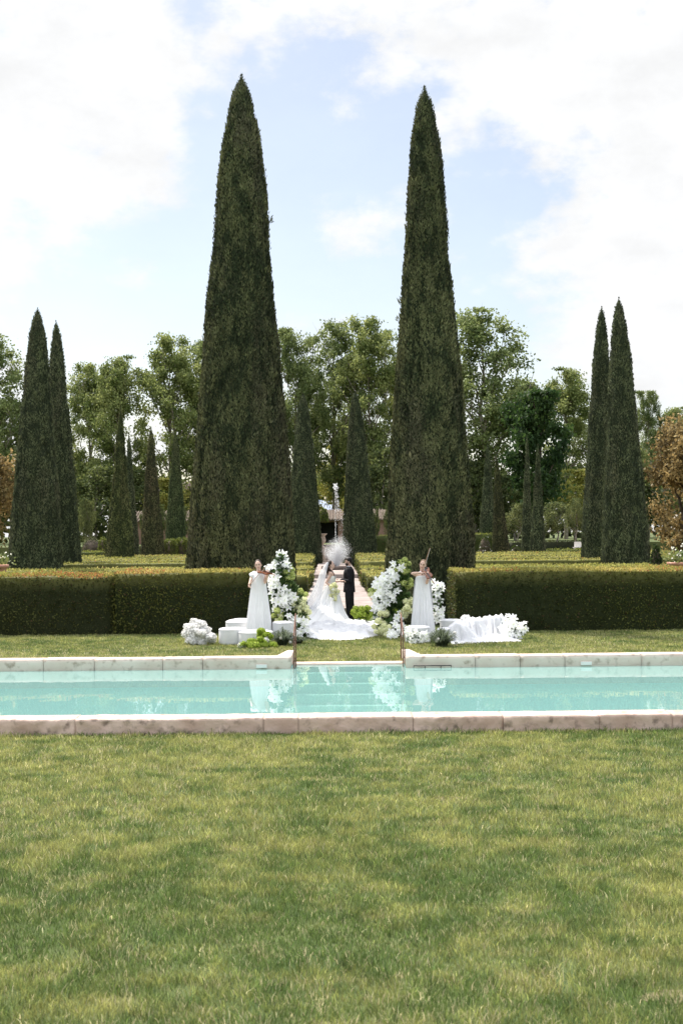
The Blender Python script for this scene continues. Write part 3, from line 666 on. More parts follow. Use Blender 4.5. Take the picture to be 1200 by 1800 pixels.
put_tree('copper', 'copper_tree', -42, 76, 772, 74, 'bronze leafed tree at the left edge beside the cypress pair', zb=.2, rz=2.1)
ug = 'lower trees under the plane trees'
for i, (px, py, hw, Y, lab, key) in enumerate([(-5, 800, 60, 150, 'dark undergrowth tree behind the left bronze tree', 'under'), (92, 812, 60, 152, 'dark low tree behind the far left cypresses', 'under'), (165, 830, 55, 134, 'dark low tree between the left cypresses', 'under'), (248, 835, 50, 134, 'low tree behind the brownish cypress', 'under'), (300, 850, 40, 132, 'yellow green low tree behind the smooth green cypress', 'lime'),
        (375, 810, 70, 150, 'low tree hidden behind the largest cypress', 'under'), (478, 815, 55, 150, 'low tree at the right foot of the largest cypress', 'under'), (585, 795, 36, 150, 'yellow leafed low tree behind the fountain jet', 'lime'), (618, 830, 18, 108, 'sunlit yellow green shrub right of the fountain jet', 'lime'), (668, 800, 50, 134, 'low tree beside the pink wall left of the slender cypress', 'under'),
        (765, 800, 60, 150, 'low tree behind the slender tall cypress', 'under'), (838, 820, 55, 134, 'low tree right of the slender tall cypress', 'under'), (905, 845, 50, 134, 'dark low tree under the largest plane tree', 'under'), (1010, 835, 50, 134, 'low tree left of the far right cypress pair', 'lime'), (1085, 800, 60, 152, 'low tree behind the far right cypress pair', 'under'), (1165, 800, 60, 152, 'low tree behind the right bronze tree', 'under')]):
    put_tree(key, 'low_tree', px, Y, py-4, hw*(1.22 if hw > 35 else 1), lab, group=ug, rz=i*.9)
put_tree('small', 'small_tree', 912, 104, 888, 28, 'pale grey green small tree behind the middle right cypress pair', zb=1.0, rz=.5)
put_tree('small', 'small_tree', 978, 104, 886, 34, 'pale small spreading tree right of the middle right cypress pair', zb=1.0, rz=2.)
put_tree('small', 'small_tree', 1012, 100, 880, 20, 'small bushy tree left of the far right cypress pair', zb=1.0, rz=1.)
put_tree('small', 'small_tree', 152, 106, 880, 17, 'small bushy tree right of the far left cypress pair', zb=.2, rz=3.)
# far wood
r = np.random.default_rng(77); n = 30000; P = np.stack([r.uniform(-140, 140, n), r.uniform(168, 180, n), np.zeros(n)], 1)
P[:, 2] = 1.5+r.random(n)**.7*(6.5+8*vn(P*[1, 0, 0]+.5, .07, 3, 3)); D = rndu(n, r); S = nrm(np.cross(D, rndu(n, r))); Vd, Qd = diamonds(P, D, S, np.full(n, 1.1), np.full(n, .9))
tt = np.clip(vn(P, .2, 5, 2)*1.4-.2, 0, 1)[:, None]; acc_ = Acc(); acc_.add(Vd, Qd, (np.array([.02, .035, .012])*(1-tt)+np.array([.09, .11, .03])*tt)*r.uniform(.6, 1.3, (n, 1)))
tag(link('far_wood', acc_.mesh('far_wood'), M['leaf']), 'dim green wood closing the view behind the plane trees', 'wood', kind='stuff')

# ------------------------------------------------------------------ middle distance shrubs and hedges
def px_hedge(name, xa, xb, py_top, Y, d, label, z0=.2, **k):
    a = A(xa, py_top, Y); b_ = A(xb, py_top, Y)
    return hedge(name, a.x, b_.x, Y, Y+d, z0, a.z, label, **k)
gg = dict(leaf=.12, dens=45, front=((.05, .075, .015), (.12, .15, .03)), top=((.12, .15, .03), (.2, .22, .05)), orange=0)
px_hedge('clipped_hedge', 120, 177, 971, 90, 2.0, 'low clipped block hedge left of the broad based cypress', seed=61, **gg)
px_hedge('clipped_hedge', 957, 1040, 967, 90, 2.0, 'low clipped block hedge left of the far right cypress pair', seed=62, **gg)
px_hedge('clipped_hedge', 826, 872, 939, 100, 1.5, 'square green hedge behind the white rose bush', seed=63, **gg)
px_hedge('clipped_hedge', 640, 690, 942, 100, 1.5, 'square green hedge left of the slender tall cypress', seed=64, **gg)
px_hedge('clipped_hedge', 890, 1040, 953, 102, 1.2, 'dark low hedge under the pale small trees', seed=65, leaf=.12, dens=40, front=((.02, .03, .01), (.05, .06, .02)), top=((.06, .07, .02), (.09, .1, .03)), orange=0)
def bush(name, px, py_top, Y, wpx, zb, label, cat='shrub', c1=(.05, .08, .015), c2=(.16, .19, .04), flowers=0, leaf=.1, n=1500, seed=0, sq=1.0, fcol=(.8, .8, .76), tall=None, group=None):
    r = np.random.default_rng(seed+300); p = A(px, py_top, Y); rx = wpx*Y/F/2; hh = p.z-zb
    u = rndu(n, r); u[:, 2] = np.abs(u[:, 2]); rad_ = r.uniform(.82, 1.0, n)[:, None]
    P = np.sign(u)*np.abs(u)**sq*rad_*np.array([rx, rx, hh]); P += ((vn(P, 1.2/rx, seed, 2)-.5)*.3*rx)[:, None]*u
    acc_ = Acc(); D = nrm(u*.6+rndu(n, r)); S = nrm(np.cross(D, rndu(n, r)))
    Vd, Qd = diamonds(P, D, S, leaf*r.uniform(.7, 1.4, n), leaf*.7*r.uniform(.7, 1.3, n)); tt = r.random(n)[:, None]
    acc_.add(Vd, Qd, np.array(c1)*(1-tt)+np.array(c2)*tt)
    b = MB(); b.ell((0, 0, hh*.42), (rx*.8, rx*.8, hh*.48), None, 12, 8)
    V = np.array(b.v); 
    o = link(name, acc_.mesh(name), M['leaf']); o.location = (p.x, Y, zb); tag(o, label, cat, group)
    b.build('inner_twigs', M['bark_dark'], o, True)
    if flowers:
        k = r.choice(n, flowers); Pf = P[k]+u[k]*leaf*.4; a2 = Acc()
        for q in range(3):
            D = nrm(rndu(flowers, r)); S = nrm(np.cross(D, rndu(flowers, r))); Vd, Qd = diamonds(Pf-D*leaf*.5, D, S, np.full(flowers, leaf*1.0), np.full(flowers, leaf)); a2.add(Vd, Qd, np.array(fcol))
        fo = link('blossoms', a2.mesh('blossoms'), M['petal'], o); fo['kind'] = 'stuff'
    return o
bush('topiary_ball', 182, 944, 96, 20, .2, 'narrow rounded green topiary left of the broad based cypress', 'topiary', seed=1, sq=.7)
bush('rounded_shrub', 299, 946, 97, 26, .2, 'left one of two rounded bright green shrubs by the largest cypress', seed=2, sq=.55, n=2600)
bush('rounded_shrub', 320, 944, 98, 26, .2, 'right one of two rounded bright green shrubs by the largest cypress', seed=3, sq=.55, n=2600)
bush('dark_shrub', 162, 944, 103, 44, .2, 'loose dark shrub behind the low clipped block hedge', seed=4, c1=(.02, .03, .01), c2=(.09, .1, .04), n=2600)
bush('rose_bush', 852, 940, 90, 26, .2, 'white rose bush left of the bare edged cypress', 'rose bush', flowers=46, seed=5, c1=(.02, .04, .01), c2=(.07, .1, .02))
bush('rose_bush', 906, 958, 90, 24, .2, 'white rose bush between the middle right cypresses', 'rose bush', flowers=40, seed=6, c1=(.02, .04, .01), c2=(.07, .1, .02))
bush('rose_bush', 262, 938, 104, 16, 1.2, 'pale pink rose climber left of the brownish cypress', 'rose bush', flowers=50, seed=7, c1=(.02, .04, .01), c2=(.07, .1, .02), fcol=(.7, .45, .38))
bush('dark_shrub', 1152, 958, 58, 20, .2, 'dark round shrub beside the right terracotta pot', seed=8, c1=(.015, .03, .012), c2=(.05, .08, .02))
# terracotta planters
def planter(px, py_rim, label, seed):
    p = A(px, py_rim, 36.0); r0 = empty('flower_planter', (p.x, 36.0, 0)); tag(r0, label, 'planter', 'terracotta pots of white flowers behind the hedges')
    b = MB(); hh = p.z; b.lathe([(.22, .34), (.30, .40), (.40, hh*.6), (.47, hh-.10), (.475, hh-.09), (.53, hh-.08), (.54, hh-.02), (.53, hh), (.45, hh), (.44, hh-.08), (.02, hh-.08)], k=32); b.build('pot', M['terracotta'], r0, True)
    b = MB(); b.box(-.32, .32, -.32, .32, 0, .34); b.build('plinth', M['stone'], r0, bevel=.02)
    b = MB(); b.tube([(math.cos(a)*.1, -.47+abs(math.sin(a))*0, hh-.24-.07*math.sin(a)) for a in [math.pi*k/6 for k in range(7)]], .015, 6); b.ell((0, -.47, hh-.2), (.05, .03, .05)); b.build('relief', M['terracotta'], r0, True)
    rr_ = np.random.default_rng(seed); n = 700; P = rr_.normal(0, 1, (n, 3))*[.23, .23, .1]+[0, 0, hh+.12]; D = nrm(rndu(n, rr_)+[0, 0, .5]); S = nrm(np.cross(D, rndu(n, rr_)))
    a = Acc(); Vd, Qd = diamonds(P, D, S, np.full(n, .1), np.full(n, .06)); tt = rr_.random(n)[:, None]; a.add(Vd, Qd, np.array([.06, .1, .03])*(1-tt)+np.array([.2, .24, .08])*tt); fo = link('foliage', a.mesh('foliage'), M['leaf'], r0)
    a = Acc(); n = 45; Pf = rr_.normal(0, 1, (n, 3))*[.30, .3, .12]+[0, -.05, hh+.24]
    for q in range(3):
        D = rndu(n, rr_); S = nrm(np.cross(D, rndu(n, rr_))); Vd, Qd = diamonds(Pf-D*.03, D, S, np.full(n, .065), np.full(n, .06)); a.add(Vd, Qd, np.array([.8, .8, .74]))
    fo = link('blossoms', a.mesh('blossoms'), M['petal'], r0)
planter(-17, 993, 'terracotta pot of white flowers at the left edge behind the hedge', 1)
planter(1205, 988, 'terracotta pot of white flowers at the right edge behind the hedge', 2)

# ------------------------------------------------------------------ building, urn, bench, fountain
bd = empty('garden_house', (0, 124, 1.5)); tag(bd, 'low pink walled house with tiled roof behind the fountain', 'house')
b = MB(); xa = A(225, 900, 124).x; xd0 = A(561, 900, 124).x; xd1 = A(594, 900, 124).x; xb = A(685, 900, 124).x
ze = A(600, 915, 124).z-1.5
b.box(xa, xd0, 0, 6, 0, ze); b.box(xd1, xb, 0, 6, 0, ze); b.box(xd0, xd1, .3, 6, ze-.15, ze); b.build('wall', M['pinkwall'], bd)
b = MB(); b.box(xd0+.01, xd1-.01, 1.2, 1.4, 0, ze-.16); b.build('doorway', M['dark'], bd)
def roof(x0, x1, y0, y1, z0, z1, nm='roof', par=None):
    b = MB(); rows_ = int((x1-x0)/.28); rg = []
    ym = (y0+y1)/2
    b.prism([(x0-.3, y0-.4), (x1+.3, y0-.4), (x1+.3, y1+.4), (x0-.3, y1+.4)], z0, z0+.1)
    b._add([(x0-.3, y0-.4, z0+.1), (x1+.3, y0-.4, z0+.1), (x1+.3, ym, z1), (x0-.3, ym, z1), (x0-.3, y1+.4, z0+.1), (x1+.3, y1+.4, z0+.1)], [(0, 1, 2, 3), (3, 2, 5, 4), (0, 3, 4), (1, 5, 2)])
    for i in range(rows_):
        x = x0-.2+i*.28; b.tube([(x, y0-.45, z0+.12), (x, ym, z1+.03)], .085, 6, False)
    return b.build(nm, M['tile'], par, False)
roof(xa, xb, 0, 6, ze, ze+1.1, 'roof', bd)
for q in range(5):
    wx = xa+1.8+q*3.1; b = MB(); b.box(wx, wx+1.0, -.06, .04, 1.0, 2.0); f_ = b.build('window', M['bark_dark'], bd); b = MB(); b.box(wx+.08, wx+.92, -.075, -.062, 1.08, 1.92); b.build('pane', M['dark'], f_)
for px, hw, pyt in ((254, 9, 895), (283, 14, 890), (322, 14, 893), (640, 14, 890), (662, 7, 893), (682, 10, 893)):
    put_tree('under', 'low_tree', px, 119, pyt, hw, {254: 'slim dark tree before the pink house behind the narrow dark cypress', 283: 'small dark tree before the pink house right of the brownish cypress', 322: 'small dark tree before the pink house beside the largest cypress',
        640: 'small dark tree before the pink house behind the cypress above the groom', 662: 'slim dark tree before the pink house left of the slender tall cypress', 682: 'small dark tree before the pink house behind the slender tall cypress'}[px], group=ug, rz=px)
bush('creeper', 569, 893, 122.5, 15, A(569, 917, 122.5).z, 'green creeper hanging over the dark doorway of the pink house', 'creeper', seed=21, n=700, leaf=.16)
bt = empty('garden_house', (A(340, 900, 150).x, 150, 1.5)); tag(bt, 'taller house whose tiled eave shows left of the largest cypress', 'house')
b = MB(); zt = A(340, 862, 150).z-1.5; b.box(-3.0, 6, 0, 7, 0, zt); b.build('wall', M['pinkwall'], bt); roof(-3.0, 6, 0, 7, zt, zt+1.2, 'roof', bt)
bt = empty('garden_house', (A(578, 900, 165).x, 165, 1.5)); tag(bt, 'distant pink house with blue grey roof seen above the doorway', 'house')
b = MB(); zt = A(578, 903, 165).z-1.5; b.box(-2.4, 1.2, 0, 6, 0, zt+.01); b.build('wall', M['pinkwall'], bt)
M['slate'] = nmat('blue_slate', (.25, .30, .42), (.4, .47, .6), 2, .5); b = MB(); b.prism([(-2.8, -.4), (1.6, -.4), (1.6, 6.4), (-2.8, 6.4)], zt+.02, zt+.2); b._add([(-2.8, -.4, zt+.2), (1.6, -.4, zt+.2), (.2, 3, zt+1.9), (-1.6, 3, zt+1.9), (-2.8, 6.4, zt+.2), (1.6, 6.4, zt+.2)], [(0, 1, 2, 3), (3, 2, 5, 4), (0, 3, 4), (1, 5, 2)]); b.build('roof', M['slate'], bt)
ur = empty('stone_urn', (*A(566.5, 950, 87.2).xy, .43)); tag(ur, 'pale stone urn on a pedestal at the left foot of the stairs', 'urn')
hz = A(566, 938, 87.2).z-.43
b = MB(); b.box(-.26, .26, -.26, .26, 0, .15); b.box(-.2, .2, -.2, .2, .15, hz-1.05); b.box(-.27, .27, -.27, .27, hz-1.05, hz-.95); b.build('pedestal', M['stone'], ur, bevel=.015)
b = MB(); b.lathe([(.14, hz-.95), (.15, hz-.9), (.06, hz-.84), (.07, hz-.75), (.22, hz-.6), (.26, hz-.45), (.2, hz-.25), (.2, hz-.15), (.34, hz-.04), (.34, hz), (.27, hz), (.02, hz-.1)], k=20); b.build('bowl', M['stone'], ur, True)
bp_ = A(1020, 962, 96); be = empty('garden_bench', (bp_.x, 96, .2)); tag(be, 'small white bench glimpsed left of the far right cypress pair', 'bench')
zt = bp_.z-.2; b = MB(); b.box(-.55, .55, 0, .35, zt-.03, zt+.02); b.build('seat', M['plate'], be); b = MB(); b.box(-.42, .42, .30, .36, zt+.02, zt+.42); b.build('backrest', M['plate'], be)
for sx in (-.45, .45):
    b = MB(); b.box(sx-.04, sx+.04, .02, .32, 0, zt-.03); b.build('leg', M['plate'], be)
# fountain on the path
FY = 70.0; fp = A(590, 985, FY)
fo = empty('fountain', (fp.x, FY, .43)); tag(fo, 'fountain throwing up a tall thin jet and a white fan of spray', 'fountain')
b = MB(); b.lathe([(.75, 0), (.80, .05), (.80, .20), (.72, .20), (.70, .1), (.02, .08)], k=32); b.build('basin', M['step_stone'], fo, True)
b = MB(); b.tube([(0, 0, .08), (0, 0, .35)], [.06, .03], 10); b.build('nozzle', M['iron'], fo, True)
def droplets(name, P, s, par):
    n = len(P); o_ = np.array([[1, 0, 0], [0, 1, 0], [-1, 0, 0], [0, -1, 0], [0, 0, 1.5], [0, 0, -1.5]])
    V = (P[:, None, :]+o_[None]*s[:, None, None]).reshape(-1, 3); f = np.array([[0, 1, 4], [1, 2, 4], [2, 3, 4], [3, 0, 4], [1, 0, 5], [2, 1, 5], [3, 2, 5], [0, 3, 5]])
    Q = (np.arange(n)[:, None, None]*6+f[None]).reshape(-1, 3); o = link(name, np_mesh(name, V, Q), M['spray'], par); o['kind'] = 'stuff'; return o
r = np.random.default_rng(5); zj = A(591, 853, FY).z-.43
n = 520; u = r.random(n); P = np.stack([r.normal(0, .012, n)+.02*(u), r.normal(0, .012, n), .3+u*(zj-.3)], 1); s = r.uniform(.005, .012, n)
n2 = 150; u2 = r.random(n2)**.7; P2 = np.stack([.06+.12*(1-u2)+r.normal(0, .05, n2), r.normal(0, .05, n2), zj-.0-1.6*(1-u2)], 1)
n3 = 90; P3 = np.stack([r.normal(.03, .05, n3), r.normal(0, .05, n3), zj-.12+r.normal(0, .09, n3)], 1)
n4 = 90; u4 = r.random(n4); P4 = np.stack([.30+r.normal(0, .10, n4)+.1*(1-u4), r.normal(0, .1, n4), .9+u4*(zj-2.2)], 1)
droplets('jet', np.concatenate([P, P2, P3, P4]), np.concatenate([s, r.uniform(.010, .02, n2), r.uniform(.015, .03, n3), r.uniform(.008, .016, n4)]), fo)
n = 17000; u = r.random(n)**.62; sp = r.choice([-.55, -.30, -.02, .14, .34, .58], n, p=[.12, .14, .22, .24, .18, .10])+r.normal(0, .13, n); ln_ = u*r.uniform(.6, 1.12, n)*(1.65-np.abs(sp-.1)*.55)
P = np.stack([.05+np.sin(sp)*ln_, r.normal(0, .16, n)*u, .12+np.cos(sp)*ln_], 1)+r.normal(0, .025, (n, 3)); droplets('spray', P, r.uniform(.0045, .0105, n)*(1.25-.5*u), fo)

# ------------------------------------------------------------------ people
def basis(d, up=Vector((0, 0, 1))):
    d = d.normalized(); s = d.cross(up)
    if s.length < 1e-3: s = Vector((1, 0, 0))
    s.normalize(); u = s.cross(d); return d, s, u
def hand(b, wrist, d, pn, thumb, curl=35, grip=False):
    """d: pointing direction, pn: palm normal, thumb: side vector"""
    d = d.normalized(); pn = (pn-d*pn.dot(d)).normalized(); sd_ = d.cross(pn).normalized()
    if sd_.dot(thumb) < 0: sd_ = -sd_
    Mr = Matrix((sd_, pn, d)).transposed()
    b.ell(wrist+d*.045, (.040, .016, .050), Mr, 12, 8)
    for i, (o_, l_) in enumerate(((.029, .070), (.010, .078), (-.010, .073), (-.029, .058))):
        p = wrist+d*.082+sd_*o_; dd = d.copy(); pts = [wrist+d*.06+sd_*o_*.9, p]
        for k, fr_ in enumerate((.42, .33, .25)):
            ax = R(curl*(1.0+.5*k)); dd = (d*math.cos(ax*(k*.6+.7))+pn*math.sin(ax*(k*.6+.7))).normalized(); p = p+dd*l_*fr_; pts.append(p)
        b.tube(pts, [.0085, .0085, .008, .0075, .0065], 7)
    t0 = wrist+d*.022+sd_*.030; t1 = t0+(d*.6+sd_*.7+pn*.25).normalized()*.032; t2 = t1+(d*.85+sd_*.2+pn*.4).normalized()*.028
    b.tube([t0, t1, t2], [.011, .0095, .0075], 7)
V3 = lambda *a: Vector(a)
def body(root, arms, female=True, head_M=None, s=1.0, skin='skin', legs=None, hairfn=None):
    """one continuous surface; local axes: x right, y forward, z up"""
    b = MB(); k = 20
    tor = ([(.86, .165, .115, 0), (.95, .155, .105, 0), (1.05, .120, .088, 0), (1.15, .128, .095, .005), (1.25, .148, .110, .012), (1.34, .150, .098, .005), (1.385, .120, .075, -.005), (1.42, .060, .055, -.008), (1.50, .046, .050, .0)] if female else
           [(.88, .155, .115, 0), (.98, .150, .11, 0), (1.08, .145, .105, 0), (1.2, .165, .115, .005), (1.32, .180, .12, .008), (1.41, .175, .105, .0), (1.465, .12, .08, -.008), (1.50, .065, .062, -.008), (1.58, .057, .06, .0)])
    b.rings([[(rx*math.cos(2*math.pi*j/k), cy+ry*math.sin(2*math.pi*j/k), z) for j in range(k)] for z, rx, ry, cy in tor])
    sh = .155 if female else .185; zs = 1.355 if female else 1.43
    for x in (-1, 1): b.ell((x*sh, -.002, zs), (.052, .05, .052) if female else (.062, .06, .06))
    lg = legs or [[V3(x*.088, 0, .88), V3(x*.092, .015, .48), V3(x*.092, -.015, .08)] for x in (-1, 1)]
    for a, kn, an in lg:
        b.tube([a, a.lerp(kn, .5), kn, kn.lerp(an, .35)+V3(0, -.012, 0), an], [.088, .075, .055, .054, .036], 12)
        b.ell(an+V3(0, .055, -.045), (.042, .12, .032))
    for (S_, E_, W_, hd, pn, th, curl) in arms:
        q = 1.0 if female else 1.2
        b.tube([S_, S_.lerp(E_, .5), E_, E_.lerp(W_, .3), W_], [.044*q, .039*q, .033*q, .034*q, .023*q], 12)
        hand(b, W_, hd, pn, th, curl)
    # head
    h0 = len(b.v); zc = 1.585 if female else 1.665; neck = V3(0, -.005, zc-.085)
    b.ell((0, 0.0, zc+.018), (.073, .092, .098), None, 18, 12); b.ell((0, .030, zc-.035), (.060, .066, .078), None, 16, 10); b.ell((0, .052, zc-.088), (.030, .034, .026))
    b.tube([(0, .088, zc+.02), (0, .104, zc-.015)], [.008, .013], 8); b.ell((0, .094, zc-.017), (.017, .012, .009))
    b.ell((0, .080, zc+.034), (.050, .015, .010)); b.ell((0, .088, zc-.052), (.024, .012, .009))
    for x in (-1, 1): b.ell((x*.074, -.005, zc-.005), (.010, .020, .030)); b.ell((x*.040, .062, zc-.025), (.020, .018, .018))
    HM = Matrix.Translation(neck) @ (head_M or Matrix.Identity(4)) @ Matrix.Translation(-neck)
    b.xf(HM, h0)
    o = b.build('body', M[skin], root, True, remesh=.0055)
    for x in (-1, 1):
        e = MB(); e.ell((x*.031, .0845, zc+.016), (.015, .008, .0065)); e.xf(HM); e.build('eye', M['eye'], root, True)
        e = MB(); e.tube([(x*.015, .096, zc+.034), (x*.034, .093, zc+.040), (x*.052, .079, zc+.034)], .0035, 6); e.xf(HM); e.build('eyebrow', M['hair_dark'], root, True)
    e = MB(); e.tube([(-.024, .092, zc-.050), (-.008, .100, zc-.048), (.008, .100, zc-.048), (.024, .092, zc-.050)], [.003, .006, .006, .003], 6); e.xf(HM); e.build('lips', M['lip'], root, True)
    return HM, zc
def gown(name, rings, mat, root, folds=22, amp=.05, seed=0, k=220, fine=6, th0=0, th1=2*math.pi, closed=True):
    """rings: (z, cx, cy, rx, ry); pleats deepen downwards"""
    zmax = rings[0][0]; zmin = rings[-1][0]; rs = np.random.default_rng(seed)
    R_ = np.array(rings); m = 40; zi = np.linspace(0, 1, m); src = np.linspace(0, 1, len(rings)); ii = [np.interp(zi, src, R_[:, c]) for c in range(5)]
    th = np.linspace(th0, th1, k, endpoint=not closed); V = []
    ph = rs.uniform(0, 6.28, 4)
    for i in range(m):
        d = (zmax-ii[0][i])/(zmax-zmin+1e-6); a = amp*d**.75
        w = 1+a*(np.sin(folds*th+ph[0]+1.2*np.sin(3*th+ph[1])+.6*d)*.6+.5*np.sin((folds*.61)*th//1*0+ (folds//2+1)*th+ph[2])+.35*np.sin(fine*folds*.5*th//1*0+(folds*2+3)*th+ph[3]))
        V.append(np.stack([ii[1][i]+ii[3][i]*w*np.cos(th), ii[2][i]+ii[4][i]*w*np.sin(th), np.full(k, ii[0][i])], 1))
    V = np.concatenate(V); I, J = np.meshgrid(np.arange(m-1), np.arange(k if closed else k-1), indexing='ij'); I = I.ravel(); J = J.ravel(); J2 = (J+1) % k
    Q = np.stack([I*k+J, (I+1)*k+J, (I+1)*k+J2, I*k+J2], 1)
    me = np_mesh(name, V, Q, smooth=True); return link(name, me, mat, root)
def hair_cap(root, HM, zc, mat, big=1.0, back=0, bun=False, extra=None):
    b = MB(); b.ell((0, -.022, zc+.040), (.083*big, .090*big, .092*big), None, 18, 12)
    for x in (-1, 1): b.ell((x*.062, -.015, zc+.01), (.020, .045, .05))
    if bun: b.ell((0, -.115, zc+.02), (.045, .04, .045)); b.ell((0, -.06, zc-.02), (.06, .05, .06))
    if extra: extra(b)
    b.xf(HM); return b.build('hair', M[mat], root, True, remesh=.007)
def violin(name, O, d, up, label, group):
    """O: chin end, d: direction body->scroll, up: top plate normal"""
    d = d.normalized(); up = (up-d*up.dot(d)).normalized(); sd_ = d.cross(up)
    Mx = Matrix((sd_, d, up)).transposed().to_4x4(); Mx.translation = O
    r0 = empty(name, (0, 0, 0)); r0.matrix_world = Mx; tag(r0, label, 'violin', group)
    out_ = [(0, .060), (.01, .085), (.05, .103), (.10, .097), (.14, .070), (.175, .056), (.21, .062), (.25, .082), (.30, .083), (.335, .066), (.355, .03)]
    pts = [(w, y) for y, w in out_]+[(-w, y) for y, w in out_[::-1]]; b = MB(); b.prism(pts, -.018, .018); b.build('violin_body', M['violin'], r0, bevel=.005)
    b = MB(); b.box(-.012, .012, .30, .50, .008, .030); b.tube([(0, .50, .02), (0, .55, .015), (0, .575, .0), (0, .565, -.012)], [.013, .012, .012, .008], 8); b.build('neck', M['violin'], r0)
    b = MB(); b.box(-.013, .013, .17, .48, .030, .036); b.build('fingerboard', M['ebony'], r0)
    b = MB(); b.prism([(-.02, .03), (.02, .03), (.011, .13), (-.011, .13)], .019, .03); b.ell((-.045, .03, .026), (.035, .03, .01)); b.build('chin_rest', M['ebony'], r0)
    b = MB(); b.box(-.022, .022, .165-.002, .165+.002, .018, .045); b.build('bridge', M['bowwood'], r0)
    return r0
def bow(P0, P1, label):
    P0, P1 = Vector(P0), Vector(P1); d = (P1-P0).normalized(); s_ = d.orthogonal().normalized()
    r0 = empty('violin_bow', P0); tag(r0, label, 'violin bow', 'violin bows in the players hands')
    b = MB(); b.tube([(0, 0, 0), (P1-P0)*.5-s_*.01, P1-P0], [.007, .006, .0055], 6); b.build('stick', M['bowwood'], r0, True)
    b = MB(); b.tube([d*.05+s_*.02, (P1-P0)*.98+s_*.014], .0035, 5); b.build('bow_hair', M['plate'], r0, True)
    b = MB(); b.tube([d*.03+s_*.01, d*.08+s_*.012], .012, 6); b.build('frog', M['ebony'], r0, True)

# --- violinist on the left
Y1 = 29.0; s1 = Y1/F; base1 = .16
x1 = A(455.5, 1060, Y1).x
v1 = empty('person', (x1, Y1, base1), math.pi); tag(v1, 'dark haired woman in a long white gown playing the violin on the left', 'person')
def loc1(px, py, dy):       # pixel in the photo -> local point of the player, dy forward of her
    p = A(px, py, Y1-dy); return V3(-(p.x-x1), dy, p.z-base1)
rh = loc1(439, 1026, .22); lh = loc1(471, 1011, .20)
arms = [(V3(.155, 0, 1.355), loc1(442, 1016, .06), rh, V3(.1, .5, -.6), V3(-.6, .3, 0), V3(-.3, .3, .6), 45),
        (V3(-.155, 0, 1.355), loc1(466.5, 1024, .14), lh, V3(-.1, .2, 1), V3(.5, -.6, .2), V3(.2, .8, .3), 50)]
HM1, zc1 = body(v1, arms, True, Matrix.Rotation(R(6), 4, 'Y') @ Matrix.Rotation(R(-6), 4, 'X'))
hair_cap(v1, HM1, zc1, 'hair_dark', bun=True)
gown('gown', [(1.43, 0, -.005, .062, .060), (1.415, 0, -.005, .09, .068), (1.385, 0, -.005, .160, .085), (1.30, 0, .01, .175, .125), (1.1, 0, .01, .175, .135), (.8, 0, 0, .215, .17), (.4, 0, 0, .26, .21), (.1, 0, 0, .285, .24), (-.15, 0, .02, .31, .27)], M['gown_cloth'], v1, 18, .10, 1)
cp = MB(); cp.tube([V3(.10, -.01, 1.40), V3(.165, 0, 1.35), loc1(443.5, 1012, .05)], [.05, .066, .060], 12); cp.build('cape_sleeve', M['gown_cloth'], v1, True)
vg = 'violins of the two players'
Pc = A(457, 1004.5, Y1-.13); Ps = A(480, 1010, Y1-.30)
violin('violin', Pc, Ps-Pc+V3(0, -.2, 0), V3(.25, -.45, 1), 'red brown violin under the chin of the left player', vg)
bow(A(436.5, 1032, Y1-.24), A(469.5, 993.5, Y1-.28), 'slanting bow held low in the left players hand')
# --- violinist on the right
Y2 = 29.6; base2 = .12; x2 = A(742.5, 1060, Y2).x
v2 = empty('person', (x2, Y2, base2), math.pi); tag(v2, 'fair haired woman in a long white gown playing the violin on the right', 'person')
def loc2(px, py, dy):
    p = A(px, py, Y2-dy); return V3(-(p.x-x2), dy, p.z-base2)
rh = loc2(739, 1007, .24); lh = loc2(752, 1013, .26)
arms = [(V3(.155, 0, 1.355), loc2(724.5, 1008, .08), rh, V3(-1, .15, .05), V3(0, 0, -1), V3(0, 1, 0), 35),
        (V3(-.155, 0, 1.355), loc2(750, 1025, .15), lh, V3(-.1, .15, 1), V3(.6, -.5, .2), V3(.3, .8, .3), 55)]
HM2, zc2 = body(v2, arms, True, Matrix.Rotation(R(-12), 4, 'Y') @ Matrix.Rotation(R(-10), 4, 'X') @ Matrix.Rotation(R(-15), 4, 'Z'))
hair_cap(v2, HM2, zc2, 'hair_blond', bun=True)
gown('gown', [(1.43, 0, -.005, .062, .058), (1.40, 0, -.005, .105, .068), (1.36, 0, -.002, .130, .085), (1.30, 0, .01, .150, .118), (1.1, 0, .01, .165, .125), (.8, 0, 0, .20, .16), (.4, 0, 0, .245, .2), (.1, 0, 0, .27, .23), (-.11, 0, .02, .29, .25)], M['gown_cloth'], v2, 18, .11, 2)
gown('cape', [(1.39, -.02, -.02, .15, .07), (1.2, -.02, -.05, .2, .11), (.7, -.02, -.08, .24, .15), (.0, -.03, -.1, .28, .2)], M['gown_cloth'], v2, 14, .12, 5, th0=math.pi+.25, th1=2*math.pi-.25, closed=False)
Pc = A(746, 1000, Y2-.12); Ps = A(755, 1014, Y2-.36)
violin('violin', Pc, Ps-Pc, V3(-.5, -.5, 1), 'red violin under the chin of the right player', vg)
bow(A(741, 1011, Y2-.27), A(755.5, 963, Y2-.22), 'raised bow pointing up from the right players hand')

